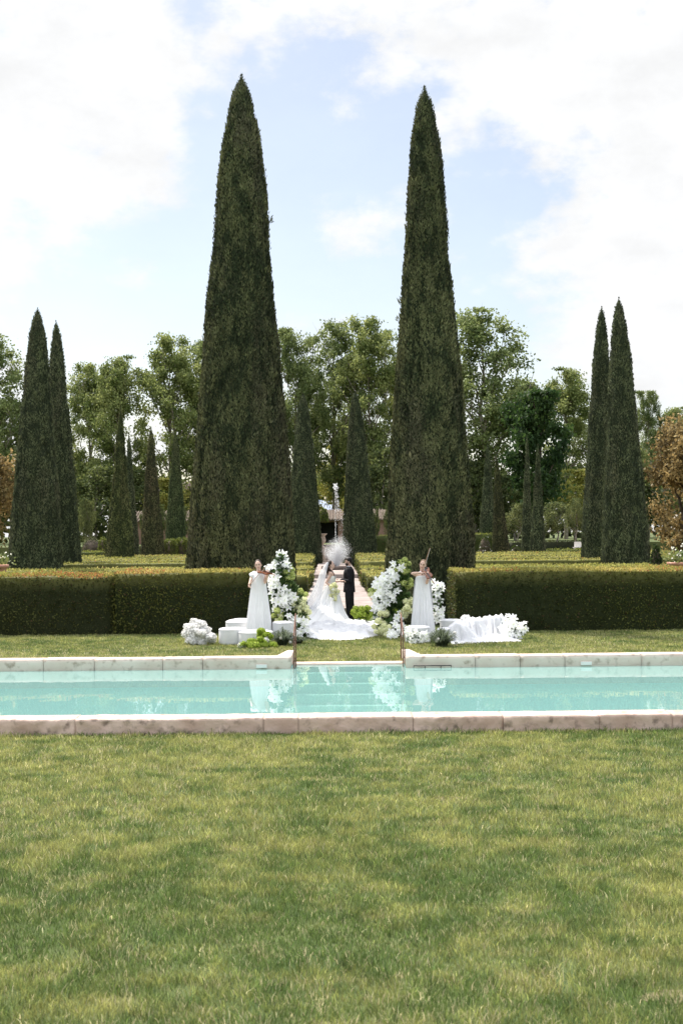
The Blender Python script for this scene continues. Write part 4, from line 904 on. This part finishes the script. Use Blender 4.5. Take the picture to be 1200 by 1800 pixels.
# --- the bride
Y3 = 34.8; x3 = A(582.5, 1040, Y3).x
br = empty('person', (x3, Y3, 0), -math.pi/2); tag(br, 'bride in a white gown and long veil facing the groom', 'person')
arms = [(V3(.145, -.01, 1.33), V3(.20, -.13, 1.10), V3(.235, .02, .98), V3(-.1, 1, -.1), V3(-1, 0, 0), V3(0, 0, 1), 50),
        (V3(-.145, -.01, 1.33), V3(-.19, .06, 1.11), V3(-.10, .27, 1.13), V3(.1, 1, .1), V3(0, 0, -1), V3(1, 0, 0), 30)]
HM3, zc3 = body(br, arms, True, Matrix.Rotation(R(6), 4, 'X'))
def longhair(b):
    b.tube([(0, -.09, zc3+.03), (.02, -.10, zc3-.05), (.055, -.06, zc3-.12), (.085, .02, zc3-.2), (.09, .06, zc3-.30), (.085, .07, zc3-.38)], [.05, .045, .035, .028, .022, .012], 10)
    b.tube([(0, -.09, zc3+.03), (.0, -.11, zc3-.06), (.0, -.11, zc3-.20), (.0, -.11, zc3-.30)], [.05, .05, .04, .02], 10)
hair_cap(br, HM3, zc3, 'hair_dark', extra=longhair)
gown('gown', [(1.30, 0, .0, .148, .112), (1.24, 0, .012, .152, .118), (1.15, 0, .01, .136, .105), (1.06, 0, .0, .128, .095), (.95, .01, -.02, .19, .165), (.75, .03, -.06, .28, .285), (.5, .10, -.12, .40, .40), (.28, .25, -.19, .56, .53), (.12, .55, -.30, .90, .72), (.03, .9, -.42, 1.25, .92)], M['white_satin'], br, 16, .11, 3, k=320)
gown('veil', [(1.67, 0, -.07, .06, .055), (1.55, .0, -.11, .12, .10), (1.35, .0, -.17, .20, .15), (1.05, .01, -.24, .25, .19), (.7, .03, -.34, .31, .26), (.35, .1, -.48, .42, .34), (.12, .2, -.62, .58, .44)], M['veil'], br, 20, .08, 4, th0=math.pi*.93, th1=math.pi*2.07, closed=False)
# train lying on the grass towards the pool
def cloth(name, outline_fn, x0, x1, y0, y1, mat, label, cat, zfn, seed=0, res=.035, parent=None):
    nx = int((x1-x0)/res); ny = int((y1-y0)/res); X, Y = np.meshgrid(np.linspace(x0, x1, nx+1), np.linspace(y0, y1, ny+1), indexing='ij')
    X = X.ravel(); Y = Y.ravel(); P = np.stack([X, Y, 0*X], 1)
    w = outline_fn(X, Y); rd = 1-np.abs(2*vn(P*[1, .7, 1], 2.6, seed, 2)-1); rd2 = 1-np.abs(2*vn(P*[1.3, .6, 1], 5.5, seed+4, 2)-1)
    Z = zfn(X, Y)+(.11*rd**4+.05*rd2**3)*np.clip(w*4, .25, 1); Z = np.where(w < .04, np.maximum(Z*np.clip(w/.04, .2, 1), .012), Z)
    P[:, 2] = Z; I, J = np.meshgrid(np.arange(nx), np.arange(ny), indexing='ij'); I = I.ravel(); J = J.ravel(); k = ny+1
    Q = np.stack([I*k+J, (I+1)*k+J, (I+1)*k+J+1, I*k+J+1], 1); ok = (w[Q] > 0).all(1); Q = Q[ok]
    me = np_mesh(name, P, Q, smooth=True); o = link(name, me, mat, parent)
    if label: tag(o, label, cat)
    return o
def trainw(X, Y):
    P = np.stack([X, Y, 0*X], 1); nn = (vn(P, 1.8, 9, 3)-.5)*.5
    e1 = 1-((X+.05)/1.12)**2-((Y-31.2)/2.55)**2+nn*.35; e2 = 1-((X-.55)/1.0)**2-((Y-31.9)/2.4)**2+nn*.35
    return np.maximum(e1, e2)
cloth('white_cloth', trainw, -1.35, 1.75, 28.4, 34.6, M['white'], 'crumpled white fabric spread on the grass in front of the couple', 'cloth', lambda X, Y: .02+0*X, 4)
# --- the groom
Y4 = 35.3; x4 = A(614, 1040, Y4).x
gr = empty('person', (x4, Y4, 0), math.pi/2); tag(gr, 'groom in a black suit with a white boutonniere facing the bride', 'person')
wl = V3(-.13, .24, 1.13); wr = V3(.10, .22, 1.14); el = V3(-.235, -.02, 1.13); er = V3(.21, -.01, 1.14)
SL = V3(-.185, 0, 1.43); SR = V3(.185, 0, 1.43)
lg = [[V3(-.09, 0, .9), V3(-.105, .02, .49), V3(-.11, -.0, .085)], [V3(.09, 0, .9), V3(.10, -.04, .49), V3(.105, -.11, .085)]]
arms = [(SL, el, wl, V3(.3, 1, .0), V3(.3, 0, 1), V3(1, 0, .2), 30), (SR, er, wr, V3(-.2, 1, .05), V3(-.2, 0, 1), V3(-1, 0, .2), 30)]
HM4, zc4 = body(gr, arms, False, Matrix.Rotation(R(-9), 4, 'X'), legs=lg)
def shorthair(b): b.ell((0, .055, zc4+.085), (.055, .04, .035)); b.ell((0, -.06, zc4-.01), (.062, .045, .06))
hair_cap(gr, HM4, zc4, 'hair_black', 1.02, extra=shorthair)
b = MB(); b.ell((0, .040, zc4-.060), (.064, .066, .050)); b.ell((0, .035, zc4-.02), (.066, .050, .035)); b.ell((0, .06, zc4-.095), (.035, .035, .028)); b.xf(HM4); b.build('beard', M['hair_black'], gr, True, remesh=.006)
b = MB(); k = 24
b.rings([[(rx*math.cos(2*math.pi*j/k), cy+ry*math.sin(2*math.pi*j/k), z) for j in range(k)] for z, rx, ry, cy in [(.80, .205, .172, 0), (.9, .2, .165, 0), (1.0, .19, .155, 0), (1.12, .18, .15, 0), (1.25, .2, .158, .004), (1.35, .21, .158, .004), (1.44, .19, .13, 0), (1.495, .12, .085, -.01), (1.52, .075, .07, -.01)]])
for S_, E_, W_ in ((SL, el, wl), (SR, er, wr)):
    b.ell(S_+V3(0, 0, -.01), (.068, .07, .068)); b.tube([S_, S_.lerp(E_, .5), E_, E_.lerp(W_, .5), E_.lerp(W_, .94)], [.072, .068, .062, .055, .046], 14)
b.build('jacket', M['black'], gr, True, remesh=.008)
b = MB()
for a_, kn, an in lg: b.tube([a_, a_.lerp(kn, .5), kn, kn.lerp(an, .5), an+V3(0, 0, -.02)], [.125, .115, .092, .082, .076], 14)
b.ell((0, 0, .89), (.17, .125, .09)); b.build('trousers', M['black'], gr, True, remesh=.009)
for a_, kn, an in lg:
    b = MB(); b.ell(an+V3(0, .06, -.042), (.048, .14, .042)); b.ell(an+V3(0, -.045, -.04), (.038, .04, .045)); b.build('shoe', M['shoe'], gr, True, remesh=.007)
b = MB(); b.lathe([(.064, 1.485), (.068, 1.50), (.064, 1.545), (.058, 1.545), (.055, 1.49)], k=20); b.build('collar', M['white'], gr, True)
b = MB(); b.prism([(-.045, .128), (.045, .128), (.03, .142), (-.03, .142)], 1.2, 1.46); b.build('shirt_front', M['white'], gr)
for sx in (-1, 1):
    b = MB(); b.ell((sx*.025, .125, 1.475), (.025, .012, .016)); b.build('bow_tie_wing', M['black'], gr, True)
for S_, E_, W_ in ((SL, el, wl), (SR, er, wr)):
    b = MB(); b.tube([E_.lerp(W_, .93), E_.lerp(W_, 1.0)], [.035, .034], 12, False); b.build('cuff', M['white'], gr, True)
b = MB(); b.ell((-.125, .10, 1.33), (.022, .018, .022)); b.build('boutonniere', M['white'], gr, True)

# ------------------------------------------------------------------ poufs and draped cloth
def pouf(px, py_top, Y, wpx, label, squash=1.0, dome=.015, h=None):
    p = A(px, py_top, Y); r0 = wpx*Y/F/2; hh = p.z if h is None else h
    o0 = empty('pouf', (p.x, Y, 0)); tag(o0, label, 'pouf', 'round white upholstered poufs')
    b = MB(); b.lathe([(r0*.05, .015), (r0*.96, .015), (r0*.985, .03), (r0, .06), (r0*1.005, hh*.5), (r0, hh-.05), (r0*.985, hh-.022), (r0*.95, hh-.004), (r0*.8, hh+dome*.4), (r0*.4, hh+dome), (r0*.02, hh+dome)], k=40); b.build('cushion', M['white'], o0, True)
    b = MB(); b.tube([(r0*math.cos(a), r0*math.sin(a), hh-.028) for a in [2*math.pi*k/40 for k in range(41)]], .006, 6, False); b.build('piping', M['white'], o0, True)
    b = MB(); b.lathe([(r0*.9, 0), (r0*.9, .02), (r0*.02, .02)], k=24); b.build('base', M['ebony'], o0)
    return o0, p, r0
pouf(409.5, 1104, 28.0, 49, 'white pouf nearest the lilies heap, leftmost of the front row by the left player')
pouf(425, 1091, 29.6, 56, 'wide white pouf with domed top behind the leftmost front pouf', dome=.05)
pouf(450, 1109, 27.75, 60, 'lower white pouf directly in front of the left players gown')
pouf(497, 1093, 29.0, 36, 'small white pouf between the left player and the handrail')
pouf(347, 1096, 28.6, 36, 'white pouf mostly covered by white hydrangeas on the left')
pouf(734, 1101, 28.0, 44, 'white pouf in front of the right players gown with lilies at its foot')
pouf(792, 1089, 30.0, 38, 'white pouf at the back right of the right player')
q5 = pouf(792, 1104, 28.2, 48, 'white pouf in front at the right, partly under draped cloth')
q6 = pouf(824, 1098, 28.8, 42, 'white pouf in the middle of the right group, under draped cloth')
q7 = pouf(863, 1093, 29.2, 38, 'rightmost white pouf, draped with cloth beside the lilies')
def drape():
    cs = [(q5[1].x+.05, 28.2, q5[1].z+.03, q5[2]), (q6[1].x, 28.8, q6[1].z+.035, q6[2]), (q7[1].x, 29.2, q7[1].z+.035, q7[2])]
    x0, x1, y0, y1 = q5[1].x-.15, A(915, 1130, 28.2).x, 26.9, 29.5
    def w(X, Y):
        P = np.stack([X, Y, 0*X], 1); nn = (vn(P, 2.2, 31, 3)-.5)*.45
        u = (X-x0)/(x1-x0); front_ = 27.35+.55*u; back = 28.55+.9*np.clip(u, 0, .8)
        return np.minimum(np.minimum((X-x0-.1)*1.5, (x1-X)*1.2), np.minimum((Y-front_)*1.5, (back+.1-Y)*2))+nn*.4
    def z(X, Y):
        Z = 0*X+.02
        for cx, cy, h_, rr_ in cs:
            d = np.hypot(X-cx, Y-cy); Z = np.maximum(Z, np.where(d < rr_+.02, h_, h_*np.clip(1-(d-rr_-.02)/(.04+.34*vn(np.stack([np.arctan2(Y-cy, X-cx)*6, 0*X, 0*X], 1), 2, 7)), 0, 1)**1.1))
        return Z
    o = cloth('draped_cloth', w, x0-.1, x1+.1, y0, y1, M['white'], 'white cloth draped over the right poufs and trailing on the grass', 'cloth', z, 13, .022)
drape()

# ------------------------------------------------------------------ flowers
def lily_mesh(seed, name='lily_bloom'):
    r = np.random.default_rng(seed); a = Acc()
    for q in range(6):
        an = q*math.pi/3+r.normal(0, .08); d = np.array([math.cos(an), math.sin(an), 0]); s_ = np.array([-math.sin(an), math.cos(an), 0]); ll = r.uniform(.85, 1.15)
        pr = [(0, .0, .009), (.032, .030, .024), (.064, .045, .030), (.094, .040, .021), (.116, .022, .003)]
        V = []
        for x, z, w in pr: V += [d*x*ll+s_*w+np.array([0, 0, z]), d*x*ll-s_*w+np.array([0, 0, z])]
        V = np.array(V); Q = [(2*i, 2*i+2, 2*i+3, 2*i+1) for i in range(4)]
        C = np.array([[.70, .78, .50]]*2+[[.94, .94, .93]]*8); a.add(V, np.array(Q), C)
    return a.mesh(name, True)
def hyd_mesh(seed, c1, c2, name='hydrangea_head', n=110, r0=.085):
    r = np.random.default_rng(seed); a = Acc(); u = rndu(n, r); u[:, 2] *= .85; bump_ = 1+.12*(vn(u, 2.5, seed)-.5)
    P = u*(r0*bump_*r.uniform(.84, 1.14, n))[:, None]
    for q in range(2):
        T1 = nrm(np.cross(u, rndu(n, r))); T1 = nrm(T1+u*r.normal(0, .3, n)[:, None]); T2 = nrm(np.cross(u, T1)); ln = r.uniform(.030, .046, n)
        V = np.stack([P-T1*ln[:, None]*.5, P+T2*ln[:, None]*.3, P+T1*ln[:, None]*.5, P-T2*ln[:, None]*.3], 1).reshape(-1, 3); tt = np.clip(r.random(n)*.6+.4*(bump_ > 1), 0, 1)[:, None]
        a.add(V, np.arange(4*n).reshape(n, 4), (np.array(c1)*(1-tt)+np.array(c2)*tt))
    b = MB(); b.ell((0, 0, 0), (r0*.86, r0*.86, r0*.74), None, 12, 8); V = np.array(b.v); Q = np.array([f for f in b.f if len(f) == 4]); a.add(V, Q, np.array(c1)*.8)
    return a.mesh(name)
LM = [lily_mesh(i) for i in range(4)]
GH = [hyd_mesh(i, (.44, .52, .15), (.72, .77, .40)) for i in range(3)]
LH = [hyd_mesh(10+i, (.26, .38, .04), (.52, .60, .14)) for i in range(2)]
CH = [hyd_mesh(20+i, (.80, .82, .52), (.92, .93, .74)) for i in range(2)]
WH = [hyd_mesh(30+i, (.80, .79, .77), (.90, .90, .89)) for i in range(3)]
for m_ in LM+GH+LH+CH+WH: m_.materials.append(M['petal'])
KIND = {'lily': (LM, 'lily_bloom'), 'green': (GH, 'hydrangea_head'), 'lime': (LH, 'hydrangea_head'), 'cream': (CH, 'hydrangea_head'), 'white': (WH, 'hydrangea_head')}
def leaves(name, blobs, Y, root, n, c1, c2, ln=.14, wd=.3, seed=0):
    r = np.random.default_rng(seed); a = Acc(); wsum = [bb[2]**2 for bb in blobs]; tot = sum(wsum)
    for (px, py, rp, dy), w in zip(blobs, wsum):
        k = max(12, int(n*w/tot)); c = A(px, py, Y+dy); rr_ = rp*Y/F; P = np.array(c)+nrm(r.normal(size=(k, 3)))*(r.random(k)**.45)[:, None]*rr_*np.array([1, .7, 1]); P[:, 2] = np.maximum(P[:, 2], .03)
        D = nrm(rndu(k, r)+(P-np.array(c))/rr_*.8+np.array([0, 0, .2])); S = nrm(np.cross(D, rndu(k, r))); L_ = ln*r.uniform(.6, 1.3, k)
        P = P-D*L_[:, None]*.5; Vd, Qd = diamonds(P, D, S, L_, L_*wd); tt = r.random(k)[:, None]; a.add(Vd, Qd, (np.array(c1)*(1-tt)+np.array(c2)*tt))
    me = a.mesh(name); me.materials.append(M['leaf']); o = link(name, me); o.parent = root; o.location = -Vector(root.location); return o
def arrangement(label, base, Y, spec, leafblobs, nleaf, seed, lc=((.025, .055, .015), (.10, .17, .05)), cat='flower arrangement', name='flower_arrangement', group=None, ln=.14):
    """spec: (kind, px, py, radius_px, count, scale, dy)"""
    rd = random.Random(seed); b0 = A(base[0], base[1], Y); root = empty(name, (b0.x, Y, max(0, b0.z) if base[2] else 0)); tag(root, label, cat, group)
    if nleaf: leaves('foliage', leafblobs, Y, root, nleaf, *lc, seed=seed, ln=ln)
    for kind, px, py, rp, cnt, sc_, dy in spec:
        ms_, nm = KIND[kind]; pts = []
        for i in range(cnt):
            if kind == 'lily' and cnt > 4 and i % 4 == 3: continue
            best = None
            for tr_ in range(14):
                an = rd.uniform(0, 6.283); q = math.sqrt(rd.random()); c = (px+math.cos(an)*q*rp, py+math.sin(an)*q*rp)
                dmin = min([math.hypot(c[0]-o_[0], c[1]-o_[1]) for o_ in pts] or [99])
                if best is None or dmin > best[0]: best = (dmin, c)
            c = best[1]; pts.append(c); p = A(c[0], c[1], Y+dy+rd.uniform(-.08, .08)); p.z = max(p.z, .07)
            me = rd.choice(ms_); o = link(nm, me, None, root); o.location = p-root.location
            if kind == 'lily':
                d = Vector((rd.gauss(0, .55), -1+rd.gauss(0, .3), rd.gauss(.25, .45))).normalized(); o.rotation_euler = (d.to_track_quat('Z', 'Y') @ Euler((0, 0, rd.uniform(0, 6))).to_quaternion()).to_euler()
            else: o.rotation_euler = (rd.uniform(-.6, .6), rd.uniform(-.6, .6), rd.uniform(0, 6))
            s = sc_*rd.uniform(.85, 1.15); o.scale = (s, s, s)
    return root
arrangement('tall leaning pillar of white lilies and green hydrangeas beside the left player', (500, 1125, 0), 30.0,
    [('lily', 497, 980, 8, 4, 1.05, 0), ('lily', 486, 998, 14, 9, 1.05, -.1), ('lily', 504, 1000, 9, 4, 1.0, -.1), ('lily', 482, 1022, 10, 7, 1.05, -.15), ('lily', 490, 1045, 15, 10, 1.05, -.15), ('lily', 512, 1052, 11, 7, 1.05, -.15), ('lily', 497, 1068, 13, 7, 1.05, -.2), ('lily', 510, 1090, 9, 5, 1.0, -.3), ('lily', 530, 1100, 14, 9, .95, -.6), ('lily', 524, 1115, 12, 6, .95, -.7),
     ('green', 511, 1009, 9, 5, .9, 0), ('green', 500, 1024, 10, 6, .9, 0), ('green', 531, 1046, 9, 4, .95, .1), ('cream', 528, 1064, 13, 9, .95, -.05), ('cream', 534, 1080, 10, 5, .95, -.1), ('green', 489, 1082, 9, 4, .9, -.2), ('cream', 491, 1088, 6, 2, 1, -.2)],
    [(494, 985, 12, 0), (498, 1003, 18, 0), (490, 1025, 18, 0), (508, 1035, 18, .05), (496, 1052, 22, 0), (520, 1062, 20, 0), (498, 1078, 22, 0), (522, 1090, 20, -.1), (528, 1108, 14, -.5)], 3600, 1, ln=.17)
arrangement('tall pillar of white lilies and pale hydrangeas left of the right player', (690, 1128, 0), 30.0,
    [('lily', 694, 1000, 10, 5, 1.05, -.1), ('lily', 686, 1015, 13, 8, 1.05, -.1), ('lily', 672, 1032, 14, 10, 1.05, -.1), ('lily', 690, 1038, 11, 6, 1.05, -.1), ('lily', 668, 1056, 14, 11, 1.05, -.1), ('lily', 684, 1052, 10, 5, 1.0, -.1), ('lily', 664, 1075, 10, 6, 1.05, -.1), ('lily', 704, 1085, 7, 4, 1.0, -.3),
     ('green', 711, 990, 8, 4, .8, 0), ('green', 706, 1000, 12, 6, .9, 0), ('green', 718, 1025, 8, 4, .9, 0), ('green', 703, 1022, 6, 2, .9, 0), ('green', 657, 1038, 8, 4, .95, .1), ('cream', 656, 1046, 6, 2, .9, .1), ('cream', 675, 1086, 11, 5, 1, -.2), ('cream', 670, 1103, 14, 9, .95, -.4), ('cream', 682, 1112, 14, 8, .95, -.5), ('lime', 701, 1077, 8, 4, .9, -.1), ('cream', 716, 1075, 8, 5, 1.05, -.3), ('cream', 720, 1056, 6, 3, 1.0, -.1), ('lily', 700, 1110, 14, 9, .95, -.8), ('lily', 693, 1122, 10, 5, .9, -.9)],
    [(706, 1000, 16, .05), (700, 1020, 20, .05), (690, 1035, 22, .05), (700, 1050, 22, .05), (680, 1060, 22, .05), (695, 1075, 20, 0), (672, 1085, 16, 0), (684, 1105, 20, -.3), (702, 1115, 12, -.6)], 3900, 2, ln=.17)
arrangement('spray of white lilies hanging behind the right players gown', (768, 1095, 0), 30.3,
    [('lily', 762, 1030, 8, 5, 1.0, 0), ('lily', 773, 1034, 7, 4, 1.0, 0), ('lily', 764, 1052, 9, 6, .95, 0), ('lily', 768, 1075, 9, 7, .95, 0), ('lily', 774, 1087, 8, 5, .95, 0)],
    [(766, 1035, 11, .05), (766, 1055, 12, .05), (768, 1078, 12, .05)], 500, 3)
arrangement('bright lime hydrangeas on the grass just right of the groom', (636, 1092, 0), 33.8,
    [('lime', 630, 1075, 8, 6, 1.05, 0), ('lime', 642, 1078, 9, 7, 1.05, 0), ('lime', 634, 1086, 9, 5, 1.05, -.1), ('green', 626, 1066, 3, 1, .8, 0), ('lime', 648, 1070, 4, 2, .9, 0)], [(636, 1080, 14, 0), (630, 1090, 8, 0)], 260, 4, lc=((.03, .07, .015), (.12, .2, .04)))
arrangement('heap of white hydrangeas in front of the leftmost pouf', (348, 1130, 0), 28.1,
    [('white', 346, 1098, 6, 3, 1.25, 0), ('white', 338, 1108, 10, 6, 1.25, -.15), ('white', 357, 1107, 10, 6, 1.25, -.1), ('white', 333, 1116, 6, 3, 1.25, -.2), ('white', 337, 1126, 6, 3, 1.1, -.3), ('white', 356, 1122, 9, 6, 1.1, -.25), ('white', 369, 1121, 5, 4, 1.15, -.2), ('white', 350, 1117, 8, 4, 1.2, -.2)], [(348, 1118, 12, 0)], 60, 5)
arrangement('low clump of lime green hydrangeas on the grass before the left poufs', (455, 1142, 0), 27.0,
    [('lime', 444, 1134, 8, 7, .95, 0), ('lime', 458, 1133, 9, 9, .95, 0), ('lime', 470, 1135, 8, 6, .9, 0), ('lime', 449, 1141, 7, 4, .95, -.1), ('lime', 459, 1113, 6, 4, .9, .2), ('lime', 470, 1118, 6, 4, .8, .15), ('lime', 478, 1139, 6, 4, .8, 0), ('lime', 426, 1131, 4, 2, .75, 0), ('white', 466, 1124, 7, 4, .7, .1), ('white', 427, 1138, 5, 3, .65, 0), ('lime', 460, 1142, 5, 2, .9, -.1)],
    [(455, 1136, 14, 0), (464, 1120, 8, .15), (476, 1140, 8, 0)], 260, 6, lc=((.02, .05, .012), (.1, .16, .04)))
arrangement('rounded bunch of white lilies right of the draped poufs', (900, 1124, 0), 28.6,
    [('lily', 897, 1092, 9, 6, 1.0, 0), ('lily', 889, 1103, 8, 6, 1.0, -.05), ('lily', 906, 1104, 10, 8, 1.0, 0), ('lily', 893, 1116, 9, 6, 1.0, -.05), ('lily', 910, 1117, 9, 6, 1.0, -.05), ('lily', 920, 1102, 5, 3, .9, 0), ('lily', 886, 1112, 5, 3, .9, -.05)],
    [(898, 1103, 14, .05), (900, 1113, 14, .05), (914, 1110, 8, .05)], 700, 7)
arrangement('lilies trailing over the front of the right handrail pouf', (735, 1130, 0), 27.6,
    [('lily', 722, 1112, 8, 6, .75, 0), ('lily', 734, 1120, 9, 9, .75, 0), ('lily', 745, 1118, 8, 7, .7, 0), ('lily', 727, 1126, 8, 6, .75, 0)], [(732, 1120, 12, .03), (722, 1124, 8, .03)], 300, 8, ln=.09)
arrangement('single round bunch of white hydrangeas on the back right pouf', (819, 1096, 1), 29.2,
    [('white', 818, 1089, 5, 6, .85, 0)], [(818, 1094, 4, 0)], 20, 9, cat='bouquet')
arrangement('cream cascading bridal bouquet held against the gown', (588, 1035, 1), 34.45,
    [('cream', 586, 1032, 6, 7, .62, 0), ('lily', 590, 1040, 6, 6, .5, -.06), ('cream', 590, 1041, 5, 6, .6, 0), ('cream', 585, 1048, 5, 5, .55, -.02), ('lily', 586, 1050, 4, 4, .45, -.08), ('cream', 588, 1055, 4, 3, .5, -.03)], [(587, 1040, 5, .02)], 30, 10, cat='bouquet', name='bridal_bouquet', ln=.06)
# grassy plants
def grassplant(px, py, Y, hpx, wpx, label, seed, nf):
    r = np.random.default_rng(seed); p = A(px, py, Y); o = empty('grass_plant', (p.x, Y, 0)); tag(o, label, 'plant', 'grassy plants with white flowers by the handrails')
    n = 420; hh = hpx*Y/F; ww = wpx*Y/F/2; an = r.uniform(0, 6.283, n); q = r.random(n)**.6
    B = np.stack([np.cos(an)*q*ww*.25, np.sin(an)*q*ww*.25, 0*q], 1); out_ = np.stack([np.cos(an), np.sin(an), 0*q], 1)
    hgt = hh*r.uniform(.55, 1.05, n)*(1-.35*q); rr_ = ww*q*r.uniform(.8, 1.15, n)
    S = np.stack([-np.sin(an), np.cos(an), 0*q], 1)*.007
    ps = [B, B+out_*rr_[:, None]*.25+np.array([0, 0, 1])*hgt[:, None]*.55, B+out_*rr_[:, None]*.65+np.array([0, 0, 1])*hgt[:, None]*.95, B+out_*rr_[:, None]*1.1+np.array([0, 0, 1])*hgt[:, None]*(1-.35*q)[:, None]]
    V = []
    for i, s_ in enumerate((1, 1, .8, .15)): V += [ps[i]-S*s_, ps[i]+S*s_]
    V = np.stack(V, 1).reshape(-1, 3); i0 = (np.arange(n)*8)[:, None]; Q = np.concatenate([i0+[0, 1, 3, 2], i0+[2, 3, 5, 4], i0+[4, 5, 7, 6]], 0)
    tt = r.random(n)[:, None]; C = np.repeat((np.array([.035, .055, .03])*(1-tt)+np.array([.12, .15, .09])*tt), 8, 0)
    link('foliage', np_mesh('foliage', V, Q, C), M['leaf'], o)
    for k in range(nf):
        a = r.uniform(0, 6.28); f = link('blossom', r.choice(WH), None, o); f.location = (math.cos(a)*ww*r.uniform(.3, .9), -abs(math.sin(a))*ww*.7, hh*r.uniform(.2, .75)); f.scale = (.42, .42, .42)
grassplant(497, 1134, 27.6, 34, 52, 'grassy plant with white blossoms left of the left handrail', 1, 4)
grassplant(524, 1131, 28.0, 16, 34, 'small low green plant right of the left handrail', 2, 2)
grassplant(777, 1143, 26.9, 38, 62, 'grassy plant with white blossoms in front of the right poufs', 3, 7)
